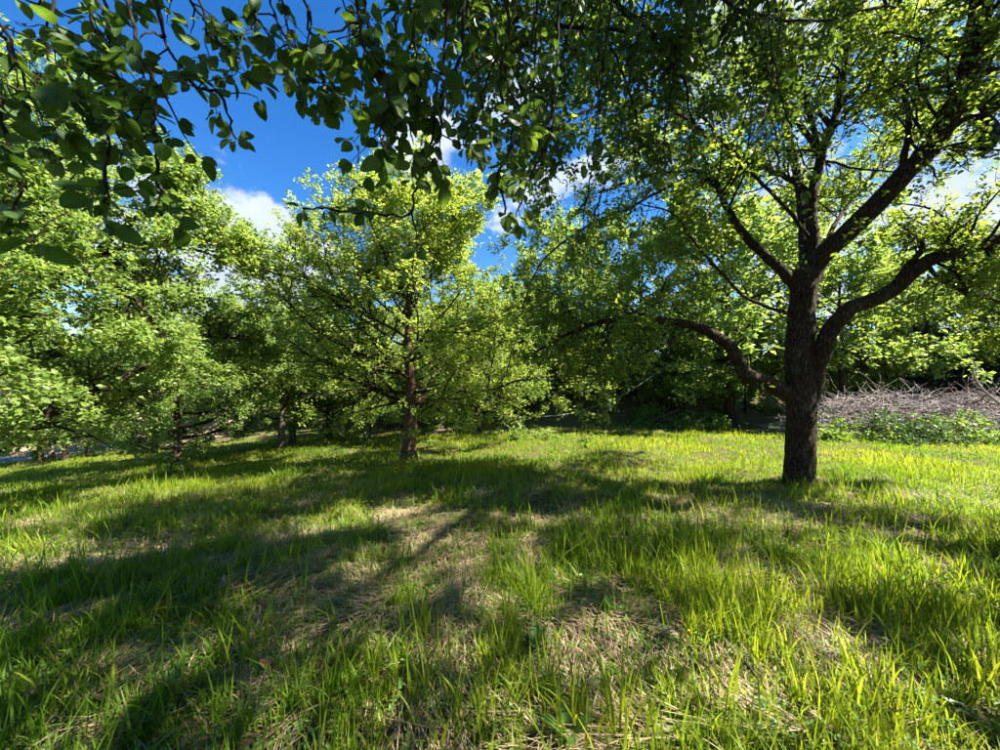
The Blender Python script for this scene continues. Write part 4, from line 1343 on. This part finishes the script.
def grass_zone(geo, n, y0, y1, hm, hs_d, wm, segs, rng, clump=0.5):
    x, y = scatter(n, y0, y1, rng)
    # gather into tufts
    if clump:
        cx = np.floor(x * 7) / 7 + .07; cyy = np.floor(y * 7) / 7 + .07
        jx = cx + (vnoise(np.floor(x * 7) * 3.7, np.floor(y * 7) * 5.3) - .5) * .12
        jy = cyy + (vnoise(np.floor(x * 7) * 2.9 + 40, np.floor(y * 7) * 4.1) - .5) * .12
        x = x + (jx - x) * clump * rng.random(n); y = y + (jy - y) * clump * rng.random(n)
    keep = (rng.random(n) > .86 * dryness(x, y)) & (y < lawn_edge(x))
    x, y = x[keep], y[keep]; n = len(x)
    pat = fbm(x * .55 + 30, y * .55 + 9, 3)
    tall = sstep(.42, .68, fbm(x * 1.6 + 70, y * 1.6 + 2, 3))
    h = hm * rng.lognormal(0, hs_d, n) * (.62 + .75 * tall)
    tint = np.clip(.15 - .16 * (1 - sstep(3.0, 5.5, y)) + .75 * (pat - .5) * 1.5 + .45 * rng.random(n), 0, 1)
    bend = np.abs(rng.normal(.25, .42, n))
    blades(geo, x, y, h, wm * rng.uniform(.6, 1.5, n), bend, segs, rng, tint)


g = Geo()
grass_zone(g, 80000, .75, 3.2, .105, .5, .0072, 3, rng)
grass_zone(g, 92000, 3.2, 6.5, .09, .42, .0088, 2, rng)
grass_zone(g, 76000, 6.5, 12.0, .08, .35, .0145, 2, rng, .3)
grass_zone(g, 32000, 12.0, 17.0, .08, .35, .026, 2, rng, .2)
# long seed stalks and tall loose blades in front
x, y = scatter(2600, .9, 5.0, rng)
tall = sstep(.45, .6, fbm(x * 1.2 + 5, y * 1.2 + 44, 3)); k = rng.random(len(x)) < (.25 + .75 * tall)
x, y = x[k], y[k]
blades(g, x, y, rng.uniform(.18, .36, len(x)), rng.uniform(.007, .014, len(x)), np.abs(rng.normal(.3, .4, len(x))), 4, rng, rng.uniform(.1, .8, len(x)))
# strong tufts
for cx_, cy_, nb, hh_ in ((258, 655, 26, .34), (80, 700, 30, .26), (560, 720, 34, .30), (985, 690, 34, .30), (880, 700, 30, .28), (690, 560, 60, .26), (350, 690, 22, .28),
                          (430, 640, 24, .24), (760, 600, 40, .24), (20, 560, 40, .26), (945, 620, 30, .28), (470, 740, 24, .32), (620, 740, 20, .3)):
    c = ground_at(cx_, cy_)
    xx = c[0] + rng.normal(0, .07, nb); yy_ = c[1] + rng.normal(0, .06, nb)
    blades(g, xx, yy_, hh_ * rng.uniform(.6, 1.15, nb), rng.uniform(.008, .015, nb), np.abs(rng.normal(.28, .22, nb)), 4, rng, rng.uniform(.3, .95, nb))
obj('grass', g.mesh('grass'), M['grass'], kind='stuff', label='uncut green grass of the orchard lawn', cat='grass')
GRASS_TRIS = sum(len(q_) for q_ in g.q) * 2 + sum(len(t_) for t_ in g.t)

g = Geo()
x, y = scatter(160000, .7, 6.5, rng)
dn = dryness(x, y)
k = rng.random(len(x)) < (.10 + .9 * dn)
x, y = x[k], y[k]; n = len(x)
flow = fbm(x * .8, y * .8, 2)
blades(g, x, y, rng.uniform(.05, .24, n) * (.6 + .4 * rng.random(n)), rng.uniform(.002, .0055, n) * (1 + .14 * y), np.abs(rng.normal(.2, .5, n)), 2, rng,
       np.clip(fbm(x * 3, y * 3, 2) * .6 + .45 * rng.random(n), 0, 1), flat=np.clip(rng.normal(.86, .13, n), .3, 1), lift=rng.uniform(.0, .045, n), az=flow * 14.0 + rng.normal(0, .55, n))
x, y = scatter(16000, .8, 5.5, rng)
n = len(x)
blades(g, x, y, rng.uniform(.05, .16, n), rng.uniform(.003, .007, n), np.abs(rng.normal(.5, .6, n)), 2, rng, rng.random(n) * .8, flat=np.clip(rng.normal(.25, .25, n), 0, .8))
obj('dry_grass', g.mesh('dry_grass'), M['straw'], kind='stuff', label='flattened straw-coloured dead grass lying among the green', cat='dry grass')

# small clover-like leaves between the blades
g = Geo()
x, y = scatter(23000, .8, 6.0, rng)
k = (fbm(x * 1.3 + 60, y * 1.3 + 21, 3) > .50)
x, y = x[k], y[k]; n = len(x)
P = np.stack([x, y, ground(x, y) + rng.uniform(.015, .07, n)], -1)
P = np.repeat(P, 3, 0)
a_ = np.repeat(rng.uniform(0, 6.28, n), 3) + np.tile(np.array([0, 2.1, 4.2]), n)
D = np.stack([np.cos(a_), np.sin(a_), rng.normal(.1, .25, 3 * n)], -1)
N = rng.standard_normal((3 * n, 3)) * .3 + np.array([0, 0, 1.])
leaves(g, P, D, N, rng.uniform(.014, .032, 3 * n), LEAF_RH, rng)
obj('clover', g.mesh('clover'), M['weed'], kind='stuff', label='low clover leaves spread between the grass blades', cat='clover')

# ------------------------------------------------------------------ single plants and litter in the foreground
M['petal'] = plain_mat('petal', (.85, .62, .02), .45, 30, .15, trans=.25)
M['dock'] = leaf_mat('dock_leaf', (.05, .12, .02), (.10, .19, .035), (.14, .30, .03), (.24, .40, .05), use_obj=True, veins=True)
M['dead_leaf'] = plain_mat('dead_leaf', (.36, .18, .07), .8, 40, .5)
M['stone'] = plain_mat('stone', (.42, .33, .25), .9, 40, .55)
strap = near_leaf(.45, .35, .62, 9); strap.materials.clear(); strap.materials.append(M['dock'])
strap2 = near_leaf(.25, .3, .75, 10); strap2.materials.clear(); strap2.materials.append(M['dock'])
GD = 'broad-leaved weeds in the grass'
for i, (px, py, nl, sz, lab) in enumerate((
        (536, 650, 4, .10, 'broad-leaved weed near the bottom middle of the grass'),
        (172, 690, 4, .09, 'small broad-leaved weed at lower left'),
        (345, 690, 4, .10, 'upright broad-leaved weed in the tall tuft left of the bottom middle'),
        (566, 738, 4, .11, 'largest broad-leaved weed at the bottom edge right of centre'),
        (610, 612, 4, .08, 'little broad-leaved weed left of the pale stone'),
        (845, 640, 4, .08, 'broad-leaved weed in the sunny grass at lower right'),
        (700, 575, 4, .08, 'broad-leaved weed at the top of the thick tuft below the big tree'))):
    c = ground_at(px, py)
    c = np.array([c[0], c[1], float(ground(c[0], c[1]))])
    rt = empty('broadleaf_weed', c, lab, 'weed', GD)
    rg = np.random.default_rng(500 + i)
    for k in range(nl):
        az = k / nl * 6.28 + rg.uniform(-.4, .4); elv = R(rg.uniform(45, 80))
        o = bpy.data.objects.new('leaf', strap if k % 2 else strap2); COL.objects.link(o); o.parent = rt
        D = Vector((math.cos(az) * math.cos(elv), math.sin(az) * math.cos(elv), math.sin(elv)))
        N = Vector((-math.cos(az) * math.sin(elv), -math.sin(az) * math.sin(elv), math.cos(elv)))
        X = D.cross(N); s_ = sz * rg.uniform(.75, 1.15)
        o.matrix_local = Matrix(((X.x * s_, D.x * s_, N.x * s_, 0), (X.y * s_, D.y * s_, N.y * s_, 0), (X.z * s_, D.z * s_, N.z * s_, -.01), (0, 0, 0, 1)))

# yellow flowers
pet = make_mesh('petal', np.array([[0, 0, 0], [-.3, .5, .12], [0, .5, .05], [.3, .5, .12], [-.26, .9, .3], [0, 1, .28], [.26, .9, .3]]),
                [np.array([[0, 2, 4, 1], [0, 3, 6, 2], [2, 6, 5, 4]])], smooth=True)
pet = make_mesh('petal', np.array([[0, 0, 0], [-.3, .5, .12], [.3, .5, .12], [-.26, .9, .3], [0, 1, .28], [.26, .9, .3], [0, .5, .04]]),
                [np.array([[0, 6, 3, 1], [0, 2, 5, 6]]), np.array([[6, 5, 4], [6, 4, 3]])], smooth=True)
pet.materials.append(M['petal'])
for px, py, hh_, lab in ((745, 722, .12, 'tiny yellow flower in the grass at lower right of centre'), (332, 730, .12, 'tiny yellow flower in the straw at lower left of centre'),
                         (691, 650, .10, 'tiny yellow flower just right of the pale stone')):
    c = ground_at(px, py); c = np.array([c[0], c[1], float(ground(c[0], c[1]))])
    rt = empty('yellow_flower', c, lab, 'flower', 'yellow flowers in the grass')
    p = np.stack([[.012 * math.sin(3 * t), .01 * t, hh_ * t - .01] for t in np.linspace(0, 1, 8)])
    obj('stem', limb_mesh('stem', p, np.full(8, .0016), 5, rng, 0), M['weed'], rt)
    for k in range(5):
        o = bpy.data.objects.new('petal', pet); COL.objects.link(o); o.parent = rt
        o.location = tuple(p[-1]); o.rotation_euler = (R(15), 0, k * 1.2566); o.scale = (.014, .014, .014)

# pale stone and dead leaves
c = ground_at(667, 636); c = np.array([c[0], c[1], float(ground(c[0], c[1]))])
rg = np.random.default_rng(9)
import bmesh
bm = bmesh.new(); bmesh.ops.create_icosphere(bm, subdivisions=3, radius=1)
for vtx in bm.verts:
    f_ = 1 + .35 * (fbm(vtx.co.x * 1.2 + 5, vtx.co.y * 1.2 + vtx.co.z * 1.4 + 3, 3) - .5)
    vtx.co = Vector((vtx.co.x * .075 * f_, vtx.co.y * .038 * f_, vtx.co.z * .034 * f_))
me = bpy.data.meshes.new('stone'); bm.to_mesh(me); bm.free()
for p_ in me.polygons: p_.use_smooth = True
o = obj('stone', me, M['stone'], label='pale pinkish stone lying in the grass right of the bottom middle', cat='stone')
o.location = (c[0], c[1], c[2] + .012); o.rotation_euler = (.25, .1, -.7)
dl = near_leaf(.5, .7, 1.0, 12); dl.materials.clear(); dl.materials.append(M['dead_leaf'])
for px, py, sz, rz, lab in ((264, 684, .075, .5, 'curled orange-brown dead leaf in the straw at lower left'), (885, 575, .07, 2.0, 'curled dead leaf in the grass at right'),
                            (555, 498, .10, 1.1, 'dead leaf in the shadow of the big tree')):
    c = ground_at(px, py)
    o = obj('dead_leaf', dl, None, label=lab, cat='leaf', group='dead leaves on the grass')
    o.location = (c[0], c[1], float(ground(c[0], c[1])) + .05); o.rotation_euler = (.3, .2, rz); o.scale = (sz, sz, sz)

print('LEAVES right', RIGHT_LEAVES, 'left', LEFT_LEAVES, 'near', len(near_list), 'grass tris', GRASS_TRIS)
